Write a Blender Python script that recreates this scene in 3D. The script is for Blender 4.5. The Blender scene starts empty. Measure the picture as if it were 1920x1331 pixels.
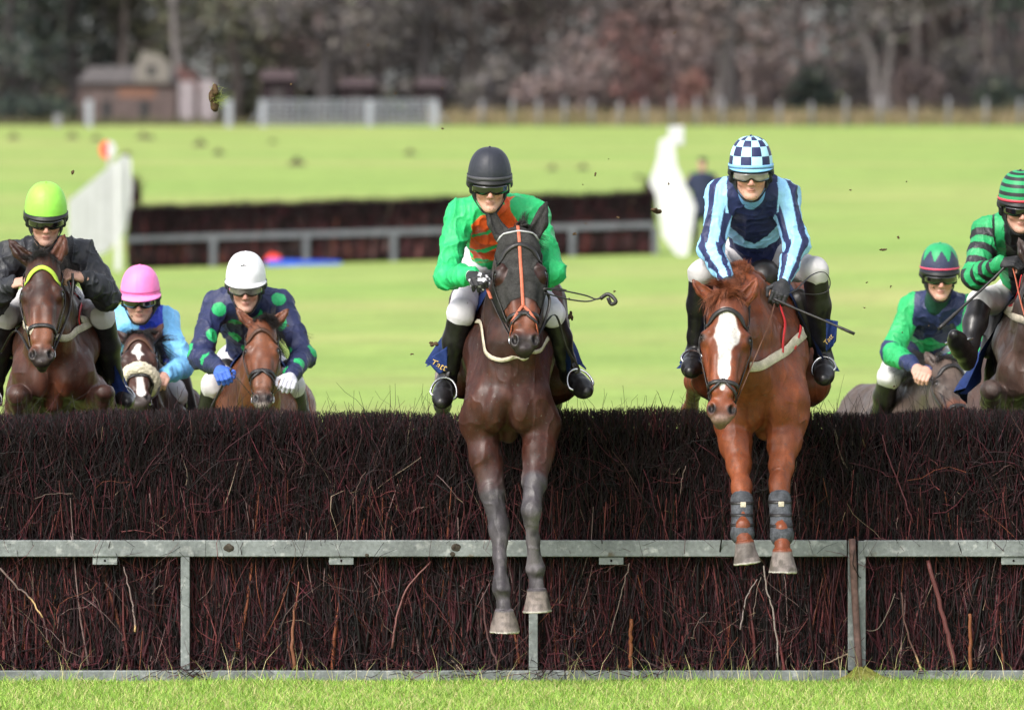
import bpy, bmesh, math, random
import numpy as np
from mathutils import Vector, Matrix
random.seed(7); rng = np.random.default_rng(11)
S = bpy.context.scene; COL = S.collection

# ---------------------------------------------------------------- camera, sky, sun, exposure
CAM_D, CAM_H, F_PX, HOR = 50.0, 2.6, 18500.0, 313.0        # metres behind the jump, eye height, focal length in photo pixels, horizon row
cam = bpy.data.cameras.new('camera'); co = bpy.data.objects.new('camera', cam); COL.objects.link(co)
co.location = (0, -CAM_D, CAM_H); co.rotation_euler = (math.radians(90), 0, 0)
cam.sensor_width = 36; cam.lens = F_PX/1920*36; cam.shift_y = -(665.5-HOR)/1920
cam.clip_start = 1; cam.clip_end = 5000
cam.dof.use_dof = True; cam.dof.focus_distance = CAM_D-0.4; cam.dof.aperture_fstop = 5.0
S.camera = co
SUN_EL, SUN_AZ = math.radians(42), math.radians(215)        # azimuth clockwise from +Y: behind the camera, to its left
w = bpy.data.worlds.new('World'); S.world = w; w.use_nodes = True
nt = w.node_tree; nt.nodes.clear()
sky = nt.nodes.new('ShaderNodeTexSky'); sky.sky_type = 'NISHITA'; sky.sun_disc = False
sky.sun_elevation = SUN_EL; sky.sun_rotation = SUN_AZ; sky.dust_density = 3.0; sky.air_density = 1.0
hsv = nt.nodes.new('ShaderNodeHueSaturation'); hsv.inputs['Saturation'].default_value = 0.35
bg = nt.nodes.new('ShaderNodeBackground'); bg.inputs[1].default_value = 0.14
wo = nt.nodes.new('ShaderNodeOutputWorld')
nt.links.new(sky.outputs[0], hsv.inputs['Color']); nt.links.new(hsv.outputs[0], bg.inputs[0]); nt.links.new(bg.outputs[0], wo.inputs[0])
sl = bpy.data.lights.new('sun', 'SUN'); sl.energy = 1.3; sl.angle = math.radians(20); sl.color = (1, .95, .88)
so = bpy.data.objects.new('sun', sl); COL.objects.link(so)
sd = Vector((math.sin(SUN_AZ)*math.cos(SUN_EL), math.cos(SUN_AZ)*math.cos(SUN_EL), math.sin(SUN_EL)))
so.rotation_euler = (-sd).to_track_quat('-Z', 'Y').to_euler(); so.location = (0, 0, 60)
S.view_settings.view_transform = 'Standard'; S.view_settings.look = 'None'
S.view_settings.exposure = 1.22; S.view_settings.gamma = 1
S.cycles.use_denoising = True; S.cycles.max_bounces = 6; S.cycles.diffuse_bounces = 3

def kpx(Y): return F_PX/(CAM_D+Y)
def W(px, py, Y):
    'a spot of the place: photo column, photo row, metres beyond the jump'
    k = kpx(Y); return np.array(((px-960)/k, Y, CAM_H-(py-HOR)/k))
A = lambda *v: np.array(v, float)
def nrm(v): v = np.asarray(v, float); return v/(np.linalg.norm(v)+1e-12)
def sstep(a, b, x): t = np.clip((x-a)/(b-a), 0, 1); return t*t*(3-2*t)
# ---------------------------------------------------------------- linking and naming
def tag(o, label=None, cat=None, group=None, kind=None):
    if label: o['label'] = label
    if cat: o['category'] = cat
    if group: o['group'] = group
    if kind: o['kind'] = kind
    return o
def thing(name, label, cat, loc, group=None):
    o = bpy.data.objects.new(name, None); COL.objects.link(o); o.location = tuple(float(a) for a in loc); o.empty_display_size = .1
    return tag(o, label, cat, group)
def rootloc(o):
    while o.parent: o = o.parent
    return np.array(o.location)
def mesh_obj(name, V, Fc, mat, parent=None, col=None, smooth=True, loc=None, cornercol=None, label=None):
    'one mesh object from world coordinates'
    V = np.asarray(V, float).reshape(-1, 3)
    if parent is not None: off = rootloc(parent)
    else: off = np.array(loc if loc is not None else (0, 0, 0), float)
    me = bpy.data.meshes.new(name)
    Vl = (V-off).astype(np.float32)
    if isinstance(Fc, np.ndarray):
        n, m = Fc.shape
        me.vertices.add(len(Vl)); me.vertices.foreach_set('co', Vl.ravel())
        me.loops.add(n*m); me.loops.foreach_set('vertex_index', Fc.astype(np.int32).ravel())
        me.polygons.add(n); me.polygons.foreach_set('loop_start', np.arange(0, n*m, m, dtype=np.int32))
        me.update(calc_edges=True)
    else:
        me.from_pydata(Vl.tolist(), [], [list(map(int, f)) for f in Fc])
    me.polygons.foreach_set('use_smooth', [bool(smooth)]*len(me.polygons))
    if col is not None:
        c = np.ones((len(Vl), 4), np.float32); c[:, :3] = col
        a = me.attributes.new('Col', 'FLOAT_COLOR', 'POINT'); a.data.foreach_set('color', c.ravel())
    if cornercol is not None:                                   # one colour per face
        L = np.zeros(len(me.loops), np.int32); 
        for p in me.polygons: L[p.loop_start:p.loop_start+p.loop_total] = p.index
        c = np.ones((len(L), 4), np.float32); c[:, :3] = np.asarray(cornercol)[L]
        a = me.attributes.new('Col', 'FLOAT_COLOR', 'CORNER'); a.data.foreach_set('color', c.ravel())
    me.materials.append(mat); me.validate()
    o = bpy.data.objects.new(name, me); COL.objects.link(o)
    if parent is not None: o.parent = parent
    else: o.location = tuple(off)
    if label: o['label'] = label
    return o

# ---------------------------------------------------------------- noise
def vnoise(P, freq, seed=0):
    'smooth value noise, 0..1'
    Q = np.asarray(P, float)*freq+seed*17.31; I = np.floor(Q).astype(np.int64); Fr = Q-I; U = Fr*Fr*(3-2*Fr)
    def h(i, j, k):
        n = (i*374761393+j*668265263+k*2147483647+seed*974634777) & 0xffffffff
        n = ((n ^ (n >> 13))*1274126177) & 0xffffffff
        return ((n ^ (n >> 16)) & 0xffff)/65535.0
    r = 0
    for a in (0, 1):
        for b in (0, 1):
            for c in (0, 1):
                r = r+h(I[:, 0]+a, I[:, 1]+b, I[:, 2]+c)*(U[:, 0] if a else 1-U[:, 0])*(U[:, 1] if b else 1-U[:, 1])*(U[:, 2] if c else 1-U[:, 2])
    return r

# ---------------------------------------------------------------- signed distance bodies
class Sdf:
    'rounded cones and ellipsoids melted into one skin'
    def __init__(s): s.ops = []
    def cone(s, a, b, ra, rb, k=.03, flat=None, sub=False):
        s.ops.append(('c', np.asarray(a, float), np.asarray(b, float), float(ra), float(rb), k, flat, sub)); return s
    def chain(s, pr, k=.03, flat=None):
        for (p, r), (q, t) in zip(pr[:-1], pr[1:]): s.cone(p, q, r, t, k, flat)
        return s
    def ell(s, c, r, k=.03, R=None, sub=False):
        r = np.asarray(r if hasattr(r, '__len__') else (r, r, r), float)
        s.ops.append(('e', np.asarray(c, float), r, np.eye(3) if R is None else np.asarray(R, float), k, sub)); return s
    def frus(s, a, b, ra, rb, k=.006, rim=.006):
        s.ops.append(('f', np.asarray(a, float), np.asarray(b, float), float(ra), float(rb), k, rim)); return s
    @staticmethod
    def bb(o):
        if o[0] == 'e': m = np.abs(o[3])@o[2]; return o[1]-m, o[1]+m
        r = max(o[3], o[4])*(1 if not (o[0] == 'c' and o[6]) else max(1, o[6][1]))
        return np.minimum(o[1], o[2])-r, np.maximum(o[1], o[2])+r
    @staticmethod
    def dist(o, x, y, z):
        if o[0] == 'e':
            c, r, R = o[1], o[2], o[3]; x = x-c[0]; y = y-c[1]; z = z-c[2]
            u = x*R[0, 0]+y*R[1, 0]+z*R[2, 0]; v = x*R[0, 1]+y*R[1, 1]+z*R[2, 1]; q = x*R[0, 2]+y*R[1, 2]+z*R[2, 2]
            k0 = np.sqrt((u/r[0])**2+(v/r[1])**2+(q/r[2])**2); k1 = np.sqrt((u/r[0]**2)**2+(v/r[1]**2)**2+(q/r[2]**2)**2)+1e-9
            return k0*(k0-1)/k1
        a, b = o[1], o[2]; x = x-a[0]; y = y-a[1]; z = z-a[2]; ba = b-a
        if o[0] == 'c' and o[6]:
            n, f = o[6]; n = np.asarray(n, float); g = (x*n[0]+y*n[1]+z*n[2])*(1/f-1); x = x+n[0]*g; y = y+n[1]*g; z = z+n[2]*g
            ba = ba+n*(ba@n)*(1/f-1)
        l2 = ba@ba+1e-12; t0 = (x*ba[0]+y*ba[1]+z*ba[2])/l2
        if o[0] == 'c':
            t = np.clip(t0, 0, 1)
            return np.sqrt((x-ba[0]*t)**2+(y-ba[1]*t)**2+(z-ba[2]*t)**2)-(o[3]+(o[4]-o[3])*t)
        L = math.sqrt(l2); rad = np.sqrt(np.maximum(x*x+y*y+z*z-t0*t0*l2, 0)); rr = o[6]
        return np.maximum((rad-(o[3]+(o[4]-o[3])*np.clip(t0, 0, 1)))*.95, np.maximum(-t0, t0-1)*L)
    @staticmethod
    def kk(o): return o[4] if o[0] == 'e' else o[5]
    @staticmethod
    def issub(o): return o[5] if o[0] == 'e' else (o[7] if o[0] == 'c' else False)
    @staticmethod
    def comb(D, d, k, sub):
        if sub: d = -d; h = np.maximum(k-np.abs(D-d), 0)/k; return np.maximum(D, d)+h*h*k*.25
        h = np.maximum(k-np.abs(D-d), 0)/k; return np.minimum(D, d)-h*h*k*.25
    def eval(s, P):
        P = np.asarray(P, float).reshape(-1, 3); D = np.full(len(P), 1.0)
        if not hasattr(s, 'bbs') or len(s.bbs[0]) != len(s.ops): b = [s.bb(o) for o in s.ops]; s.bbs = (np.array([q[0] for q in b])-.15, np.array([q[1] for q in b])+.15)
        ok = np.all((s.bbs[0] < P.max(0)) & (s.bbs[1] > P.min(0)), 1)
        for i in np.nonzero(ok)[0]:
            o = s.ops[i]; D = s.comb(D, s.dist(o, P[:, 0], P[:, 1], P[:, 2]), s.kk(o), s.issub(o))
        return D
    def grad(s, P, e=.003):
        P = np.asarray(P, float).reshape(-1, 3); E_ = np.eye(3)*e
        v = s.eval(np.concatenate([P+E_[0], P-E_[0], P+E_[1], P-E_[1], P+E_[2], P-E_[2]])).reshape(3, 2, -1); g = (v[:, 0]-v[:, 1]).T
        return g/(np.linalg.norm(g, axis=1, keepdims=True)+1e-9)
    def proj(s, P, off=0., it=8):
        P = np.array(P, float).reshape(-1, 3)
        for _ in range(it): P = P-s.grad(P)*np.clip(s.eval(P)-off, -.05, .05)[:, None]
        return P
    def hit(s, px, py, Y0, off=0.):
        'first surface met along the line of sight through a photo pixel'
        px = np.atleast_1d(np.asarray(px, float)); py = np.atleast_1d(np.asarray(py, float))
        o = np.array((0, -CAM_D, CAM_H)); d = np.array([nrm(W(a, b, 0)-o) for a, b in zip(px, py)])
        t = np.full(len(px), CAM_D+Y0)
        for _ in range(60): t = t+np.clip(s.eval(o+d*t[:, None])-off, -.05, .1)*.8
        return o+d*t[:, None]
    def net(s, h):
        lo = np.min([s.bb(o)[0] for o in s.ops if not s.issub(o)], 0)-4*h; hi = np.max([s.bb(o)[1] for o in s.ops if not s.issub(o)], 0)+4*h
        n = np.ceil((hi-lo)/h).astype(int)+1
        D = np.full(n, 1.0, np.float32); ax = [(lo[i]+h*np.arange(n[i])).astype(np.float32) for i in range(3)]
        for o in s.ops:
            k = s.kk(o); a, b = s.bb(o); m = k+3*h
            i0 = np.clip(np.floor((a-m-lo)/h).astype(int), 0, n); i1 = np.clip(np.ceil((b+m-lo)/h).astype(int)+1, 0, n)
            if np.any(i1 <= i0): continue
            sl_ = tuple(slice(i0[i], i1[i]) for i in range(3))
            d = s.dist(o, ax[0][sl_[0]][:, None, None], ax[1][sl_[1]][None, :, None], ax[2][sl_[2]][None, None, :]).astype(np.float32)
            D[sl_] = s.comb(D[sl_], d, k, s.issub(o))
        return surface_net(D, lo, h)
def surface_net(D, lo, h):
    ins = D < 0; n = np.array(D.shape)
    cnt = np.zeros(n-1, np.uint8)
    for a in (0, 1):
        for b in (0, 1):
            for c in (0, 1): cnt += ins[a:n[0]-1+a, b:n[1]-1+b, c:n[2]-1+c]
    act = np.argwhere((cnt > 0) & (cnt < 8)); idx = np.full(n-1, -1, np.int32); idx[tuple(act.T)] = np.arange(len(act))
    acc = np.zeros((len(act), 3)); w_ = np.zeros(len(act))
    cor = [(a, b, c) for a in (0, 1) for b in (0, 1) for c in (0, 1)]
    val = {q: D[act[:, 0]+q[0], act[:, 1]+q[1], act[:, 2]+q[2]] for q in cor}
    for q in cor:
        for i in range(3):
            if q[i]: continue
            r = list(q); r[i] = 1; v0, v1 = val[q], val[tuple(r)]; m = (v0 < 0) != (v1 < 0)
            t = np.where(m, v0/np.where(m, v0-v1, 1), 0); p = np.tile(np.array(q, float), (len(act), 1)); p[:, i] = t
            acc += p*m[:, None]; w_ += m
    V = lo+h*(act+acc/np.maximum(w_, 1)[:, None]); Q = []
    for i in range(3):
        j, k = (i+1) % 3, (i+2) % 3
        s0 = [slice(None)]*3; s1 = [slice(None)]*3; s0[i] = slice(0, -1); s1[i] = slice(1, None)
        e = np.argwhere(ins[tuple(s0)] != ins[tuple(s1)])
        e = e[(e[:, j] > 0) & (e[:, k] > 0) & (e[:, j] < n[j]-1) & (e[:, k] < n[k]-1)]
        fl = ins[tuple(s0)][tuple(e.T)]
        def cell(dj, dk):
            c = e.copy(); c[:, j] += dj; c[:, k] += dk; return idx[tuple(c.T)]
        q = np.stack([cell(-1, -1), cell(0, -1), cell(0, 0), cell(-1, 0)], 1); q[~fl] = q[~fl][:, ::-1]; Q.append(q)
    Q = np.concatenate(Q)
    return V, Q[np.all(Q >= 0, 1)]
def vnormals(V, Q):
    f = np.cross(V[Q[:, 2]]-V[Q[:, 0]], V[Q[:, 3]]-V[Q[:, 1]]); N = np.zeros_like(V)
    for c in range(4): np.add.at(N, Q[:, c], f)
    return N/(np.linalg.norm(N, axis=1, keepdims=True)+1e-12)
def relax(V, Q, n=1, lam=.5):
    for _ in range(n):
        a = np.zeros_like(V); c = np.zeros(len(V))
        for i in range(4):
            u, v = Q[:, i], Q[:, (i+1) % 4]; np.add.at(a, u, V[v]); np.add.at(c, u, 1); np.add.at(a, v, V[u]); np.add.at(c, v, 1)
        V = V+(a/np.maximum(c, 1)[:, None]-V)*lam
    return V
def segdist(P, a, b):
    ba = b-a; t = np.clip(((P-a)@ba)/(ba@ba+1e-12), 0, 1); return np.linalg.norm(P-a-t[:, None]*ba, axis=1), t

# ---------------------------------------------------------------- plain shapes
class Mb:
    'collects boxes, bars, tubes, sheets as one mesh'
    def __init__(s): s.V = []; s.F = []; s.C = []; s.n = 0
    def put(s, V, Fc, c=None):
        V = np.asarray(V, float).reshape(-1, 3); s.V.append(V); s.F += [tuple(int(i)+s.n for i in f) for f in Fc]; s.n += len(V)
        s.C.append(np.tile(np.array(c if c is not None else (.5, .5, .5), float), (len(V), 1))); return s
    def box(s, lo, hi, bev=0., c=None):
        lo = np.array(lo, float); hi = np.array(hi, float); m = (lo+hi)/2; d = (hi-lo)/2
        if bev <= 0:
            V = [m+d*A(x, y, z) for x in (-1, 1) for y in (-1, 1) for z in (-1, 1)]
            return s.put(V, [(0, 1, 3, 2), (4, 6, 7, 5), (0, 4, 5, 1), (2, 3, 7, 6), (0, 2, 6, 4), (1, 5, 7, 3)], c)
        bm = bmesh.new(); bmesh.ops.create_cube(bm, size=2)
        for v in bm.verts: v.co = Vector(m+d*np.array(v.co))
        bmesh.ops.bevel(bm, geom=list(bm.edges), offset=bev, segments=2, affect='EDGES', profile=.5)
        bm.verts.index_update(); s.put([tuple(v.co) for v in bm.verts], [[v.index for v in f.verts] for f in bm.faces], c); bm.free(); return s
    def tube(s, pts, rad, seg=6, c=None, cap=True, flat=1.0, up=None):
        pts = np.asarray(pts, float); n = len(pts); rad = np.broadcast_to(np.asarray(rad, float), (n,))
        T = np.gradient(pts, axis=0); T /= np.linalg.norm(T, axis=1, keepdims=True)+1e-12
        u = nrm(np.cross(T[0], up if up is not None else (A(0, 0, 1) if abs(T[0][2]) < .9 else A(1, 0, 0)))); V = []
        for i in range(n):
            u = nrm(u-T[i]*(u@T[i])); v = np.cross(T[i], u)
            for j in range(seg): a = 2*math.pi*j/seg; V.append(pts[i]+rad[i]*(math.cos(a)*u+flat*math.sin(a)*v))
        Fc = [(i*seg+j, i*seg+(j+1) % seg, (i+1)*seg+(j+1) % seg, (i+1)*seg+j) for i in range(n-1) for j in range(seg)]
        if cap: Fc += [tuple(range(seg))[::-1], tuple((n-1)*seg+j for j in range(seg))]
        return s.put(V, Fc, c)
    def band(s, pts, nor, width, th=.004, c=None, closed=False):
        'a flat strap lying along pts with surface normals nor'
        pts = np.asarray(pts, float); nor = np.asarray(nor, float); n = len(pts); width = np.broadcast_to(np.asarray(width, float), (n,))
        T = np.gradient(pts, axis=0); T /= np.linalg.norm(T, axis=1, keepdims=True)+1e-12; V = []
        for i in range(n):
            b = nrm(np.cross(T[i], nor[i])); m = nor[i]; hw = width[i]/2
            V += [pts[i]-b*hw, pts[i]-b*hw*.9+m*th, pts[i]+b*hw*.9+m*th, pts[i]+b*hw]
        Fc = [(i*4+j, i*4+(j+1) % 4, (i+1)*4+(j+1) % 4, (i+1)*4+j) for i in range(n-1) for j in range(4)]
        Fc += [(3, 2, 1, 0), tuple((n-1)*4+j for j in range(4))]
        return s.put(V, Fc, c)
    def sphere(s, c0, r, R=None, nu=16, nv=10, c=None, top=0., bot=math.pi):
        r = np.asarray(r if hasattr(r, '__len__') else (r, r, r), float); R = np.eye(3) if R is None else R; V = []
        for i in range(nv+1):
            t = top+(bot-top)*i/nv
            for j in range(nu): a = 2*math.pi*j/nu; V.append(np.asarray(c0)+R@(r*A(math.sin(t)*math.cos(a), math.sin(t)*math.sin(a), math.cos(t))))
        return s.put(V, [(i*nu+j, (i+1)*nu+j, (i+1)*nu+(j+1) % nu, i*nu+(j+1) % nu) for i in range(nv) for j in range(nu)], c)
    def grid(s, P, c=None, th=0.):
        'a sheet from an array of points (rows, columns, 3), with thickness th'
        P = np.asarray(P, float); r, q = P.shape[:2]
        Fc = [(i*q+j, i*q+j+1, (i+1)*q+j+1, (i+1)*q+j) for i in range(r-1) for j in range(q-1)]
        if th <= 0: return s.put(P, Fc, c)
        gu = np.gradient(P, axis=0); gv = np.gradient(P, axis=1); N = np.cross(gu, gv); N /= np.linalg.norm(N, axis=2, keepdims=True)+1e-12
        m = r*q; V = np.concatenate([P.reshape(-1, 3), (P-N*th).reshape(-1, 3)])
        B = [tuple(m+i for i in f[::-1]) for f in Fc]
        rim = [i for i in range(q)]+[i*q+q-1 for i in range(1, r)]+[(r-1)*q+j for j in range(q-2, -1, -1)]+[i*q for i in range(r-2, 0, -1)]
        E = [(rim[i], m+rim[i], m+rim[(i+1) % len(rim)], rim[(i+1) % len(rim)]) for i in range(len(rim))]
        return s.put(V, Fc+B+E, c)
    def prism(s, poly, d, c=None):
        'polygon of 3D points pushed along vector d'
        P = np.asarray(poly, float); n = len(P); V = np.concatenate([P, P+np.asarray(d)])
        return s.put(V, [tuple(range(n)), tuple(range(2*n-1, n-1, -1))]+[(i, n+i, n+(i+1) % n, (i+1) % n) for i in range(n)], c)
    def obj(s, name, mat, parent=None, smooth=True, loc=None, usecol=False, label=None):
        V = np.concatenate(s.V); return mesh_obj(name, V, s.F, mat, parent, col=np.concatenate(s.C) if usecol else None, smooth=smooth, loc=loc, label=label)
def spline(pts, n):
    'smooth curve through points'
    P = np.asarray(pts, float); m = len(P); t = np.linspace(0, m-1, n); out = []
    Q = np.vstack([2*P[0]-P[1], P, 2*P[-1]-P[-2]])
    for a in t:
        i = min(int(a), m-2); f = a-i; p0, p1, p2, p3 = Q[i], Q[i+1], Q[i+2], Q[i+3]
        out.append(.5*((2*p1)+(-p0+p2)*f+(2*p0-5*p1+4*p2-p3)*f*f+(-p0+3*p1-3*p2+p3)*f**3))
    return np.array(out)
def twigs(roots, dirs, lens, r0, r1, cols, seg=5, sides=3, bend=.1, tipcol=None):
    'many thin curved stems in one array, colour per stem'
    n = len(roots); roots = np.asarray(roots, float); dirs = np.asarray(dirs, float); dirs = dirs/np.linalg.norm(dirs, axis=1, keepdims=True)
    lens = np.broadcast_to(lens, (n,)); bx = rng.normal(size=(n, 3)); bx -= dirs*np.sum(bx*dirs, 1)[:, None]; bx /= np.linalg.norm(bx, axis=1, keepdims=True)+1e-9
    by = np.cross(dirs, bx); ben = rng.normal(size=n)*bend; ben2 = rng.normal(size=n)*bend*.6
    t = np.linspace(0, 1, seg); ctr = roots[:, None]+dirs[:, None]*(lens[:, None]*t)[:, :, None]+bx[:, None]*((ben*lens)[:, None]*(t*t))[:, :, None]+by[:, None]*((ben2*lens)[:, None]*np.sin(t*5))[:, :, None]
    r0 = np.broadcast_to(r0, (n,)); r1 = np.broadcast_to(r1, (n,)); R = r0[:, None]*(1-t)+r1[:, None]*t
    ang = np.arange(sides)*2*math.pi/sides
    V = ctr[:, :, None]+R[:, :, None, None]*(np.cos(ang)[None, None, :, None]*bx[:, None, None]+np.sin(ang)[None, None, :, None]*by[:, None, None])
    base = (np.arange(n)*seg*sides)[:, None, None]; i = np.arange(seg-1)[None, :, None]*sides; j = np.arange(sides)[None, None, :]; j2 = (j+1) % sides
    Fc = np.stack(np.broadcast_arrays(base+i+j, base+i+j2, base+i+sides+j2, base+i+sides+j), -1).reshape(-1, 4)
    C = np.repeat(np.asarray(cols, float)[:, None], seg*sides, 1)
    if tipcol is not None: C[tipcol, (seg-1)*sides:] = (.42, .30, .18)
    return V.reshape(-1, 3), Fc, C.reshape(-1, 3)
def locks(roots, lockid, ldir, lens, r0, cols, droop=.5, spread=.10, curl=.25, seg=9):
    'hair that hangs in locks: strands of one lock share a direction and a curl'
    n = len(roots); nl = len(ldir); t = np.linspace(0, 1, seg); d = ldir[lockid]+rng.normal(0, spread, (n, 3)); d /= np.linalg.norm(d, axis=1, keepdims=True)
    ca = rng.normal(0, curl, (nl, 3))[lockid]; cb = rng.normal(0, curl*.5, (nl, 3))[lockid]; L = (np.broadcast_to(lens, (n,))*rng.uniform(.8, 1.15, n))[:, None, None]
    T_ = t[None, :, None]; ctr = roots[:, None]+L*(d[:, None]*T_*(1-.25*T_)+A(0, 0, -1)*droop*T_**2+ca[:, None]*T_**2+cb[:, None]*np.sin(T_*5)*.5)
    R = r0*(1-.8*t); bx = np.cross(d, A(.3, .9, .2)); bx /= np.linalg.norm(bx, axis=1, keepdims=True); by = np.cross(d, bx); ang = np.arange(3)*2*math.pi/3
    V = ctr[:, :, None]+R[None, :, None, None]*(np.cos(ang)[None, None, :, None]*bx[:, None, None]+np.sin(ang)[None, None, :, None]*by[:, None, None])
    i = np.arange(seg-1)[None, :, None]*3; j = np.arange(3)[None, None, :]; j2 = (j+1) % 3; b = (np.arange(n)*seg*3)[:, None, None]
    return V.reshape(-1, 3), np.stack(np.broadcast_arrays(b+i+j, b+i+j2, b+i+3+j2, b+i+3+j), -1).reshape(-1, 4), np.repeat(np.asarray(cols)[:, None], seg*3, 1).reshape(-1, 3)
class Cat:
    def __init__(s): s.V = []; s.F = []; s.C = []; s.n = 0
    def add(s, V, Fc, C): s.V.append(V); s.F.append(Fc+s.n); s.C.append(C); s.n += len(V); return s
    def obj(s, name, mat, parent=None, loc=None, smooth=True): return mesh_obj(name, np.concatenate(s.V), np.concatenate(s.F), mat, parent, col=np.concatenate(s.C), loc=loc, smooth=smooth)

# ---------------------------------------------------------------- materials
def mat(name, col=None, rough=.6, spec=.5, metal=0., noise=None, bump=None, attr=False, mix=None, coat=0., trans=0., sheen=0., coords='Object', rvar=None):
    'noise=(scale, dark, light): colour times a noise; bump=(scale, strength, (sx,sy,sz)); mix=(colour, scale, low, high): patches of a second colour'
    m = bpy.data.materials.new(name); m.use_nodes = True; t = m.node_tree; b = t.nodes['Principled BSDF']; L = t.links.new
    b.inputs['Roughness'].default_value = rough; b.inputs['Specular IOR Level'].default_value = spec; b.inputs['Metallic'].default_value = metal
    b.inputs['Coat Weight'].default_value = coat; b.inputs['Transmission Weight'].default_value = trans
    if sheen: b.inputs['Sheen Weight'].default_value = sheen
    tc = t.nodes.new('ShaderNodeTexCoord'); out = None
    if attr: a = t.nodes.new('ShaderNodeAttribute'); a.attribute_name = 'Col'; out = a.outputs['Color']
    else: a = t.nodes.new('ShaderNodeRGB'); a.outputs[0].default_value = (*col, 1); out = a.outputs[0]
    def nz(scale, det=4, st=None):
        n = t.nodes.new('ShaderNodeTexNoise'); n.inputs['Scale'].default_value = scale; n.inputs['Detail'].default_value = det
        if st:
            mp = t.nodes.new('ShaderNodeMapping'); mp.inputs['Scale'].default_value = st; L(tc.outputs[coords], mp.inputs[0]); L(mp.outputs[0], n.inputs['Vector'])
        else: L(tc.outputs[coords], n.inputs['Vector'])
        return n.outputs['Fac']
    if mix:
        for mx in (mix if isinstance(mix, list) else [mix]):
            r = t.nodes.new('ShaderNodeMapRange'); r.inputs[1].default_value = mx[2]; r.inputs[2].default_value = mx[3]; L(nz(mx[1], 6, mx[4] if len(mx) > 4 else None), r.inputs[0])
            g = t.nodes.new('ShaderNodeMix'); g.data_type = 'RGBA'; L(r.outputs[0], g.inputs[0]); L(out, g.inputs[6]); g.inputs[7].default_value = (*mx[0], 1); out = g.outputs[2]
    if noise:
        for nn in (noise if isinstance(noise, list) else [noise]):
            r = t.nodes.new('ShaderNodeMapRange'); r.inputs[1].default_value = .3; r.inputs[2].default_value = .7; r.inputs[3].default_value = nn[1]; r.inputs[4].default_value = nn[2]; L(nz(nn[0], 5, nn[3] if len(nn) > 3 else None), r.inputs[0])
            g = t.nodes.new('ShaderNodeMix'); g.data_type = 'RGBA'; g.blend_type = 'MULTIPLY'; g.inputs[0].default_value = 1; L(out, g.inputs[6]); L(r.outputs[0], g.inputs[7]); out = g.outputs[2]
    if rvar:
        r = t.nodes.new('ShaderNodeMapRange'); r.inputs[1].default_value = .35; r.inputs[2].default_value = .65; r.inputs[3].default_value = rvar[1]; r.inputs[4].default_value = rvar[2]; L(nz(rvar[0], 5), r.inputs[0]); L(r.outputs[0], b.inputs['Roughness'])
    L(out, b.inputs['Base Color'])
    if bump:
        prev = None
        for bb in (bump if isinstance(bump, list) else [bump]):
            bp = t.nodes.new('ShaderNodeBump'); bp.inputs['Strength'].default_value = bb[1]; bp.inputs['Distance'].default_value = bb[3] if len(bb) > 3 else .01
            L(nz(bb[0], 4, bb[2] if len(bb) > 2 else None), bp.inputs['Height'])
            if prev: L(prev, bp.inputs['Normal'])
            prev = bp.outputs[0]
        L(prev, b.inputs['Normal'])
    return m
# ---------------------------------------------------------------- the ground
GY = [-60, -3, 60, 155, 412, 600, 1500, 3000]; GZ = [0, 0, 0, .62, 4.5, 7.2, 14, 20]
def gz(x, y):
    return np.interp(y, GY, GZ)+.0277*np.clip(np.asarray(x, float)+3, -14, 14)*np.exp(-((np.asarray(y, float)-155)/60)**2)
xs = np.concatenate([np.linspace(-900, -40, 16), np.linspace(-36, 36, 37), np.linspace(40, 900, 16)]); ys = np.concatenate([np.linspace(-60, 50, 12), np.linspace(55, 420, 74), np.linspace(440, 3000, 30)])
gx, gy = np.meshgrid(xs, ys); P = np.stack([gx, gy, gz(gx, gy)], -1)
M_turf = mat('turf', (.236, .316, .082), .9, .1, noise=[(.35, .90, 1.10), (1.3, .84, 1.14), (9, .8, 1.2)], mix=[((.33, .335, .12), .07, .44, .74, (.6, 1.0, 1)), ((.20, .305, .07), .05, .42, .72, (.5, 1, 1)), ((.36, .34, .12), .9, .66, .82, (1, 1, 1))], bump=(40, .5))
g_ = Mb(); g_.grid(P[:, ::-1]); tag(g_.obj('ground', M_turf), kind='structure')
def blades(n, x0, x1, y0, y1, h0, h1, wd, cols, zf=gz, lean=.5):
    x = rng.uniform(x0, x1, n); y = rng.uniform(y0, y1, n); z = zf(x, y); h = rng.uniform(h0, h1, n)*(.6+.8*vnoise(np.stack([x, y, z*0], 1), 3, 2)); a = rng.uniform(0, 2*np.pi, n); ln = rng.normal(size=(n, 2))*lean
    u = np.stack([np.cos(a), np.sin(a), 0*a], 1)*wd/2; b = np.stack([x, y, z-.005], 1)
    m = b+np.stack([ln[:, 0]*h*.25, ln[:, 1]*h*.25, h*.55], 1); t = b+np.stack([ln[:, 0]*h*.8, ln[:, 1]*h*.8, h], 1)
    V = np.stack([b-u, b+u, m+u*.7, m-u*.7, t+u*.08, t-u*.08], 1).reshape(-1, 3); o = np.arange(n)[:, None]*6
    Fc = np.concatenate([o+np.array([[0, 1, 2, 3]]), o+np.array([[3, 2, 4, 5]])]); pick = np.array(cols)[rng.integers(0, len(cols), n)]*rng.uniform(.75, 1.25, (n, 1))
    return V, Fc, np.repeat(pick, 6, 0)
M_blade = mat('grass_blade', rough=.6, spec=.3, attr=True)
GC = [(.17, .31, .038), (.22, .37, .05), (.12, .23, .03), (.28, .38, .075), (.40, .37, .16)]
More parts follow.
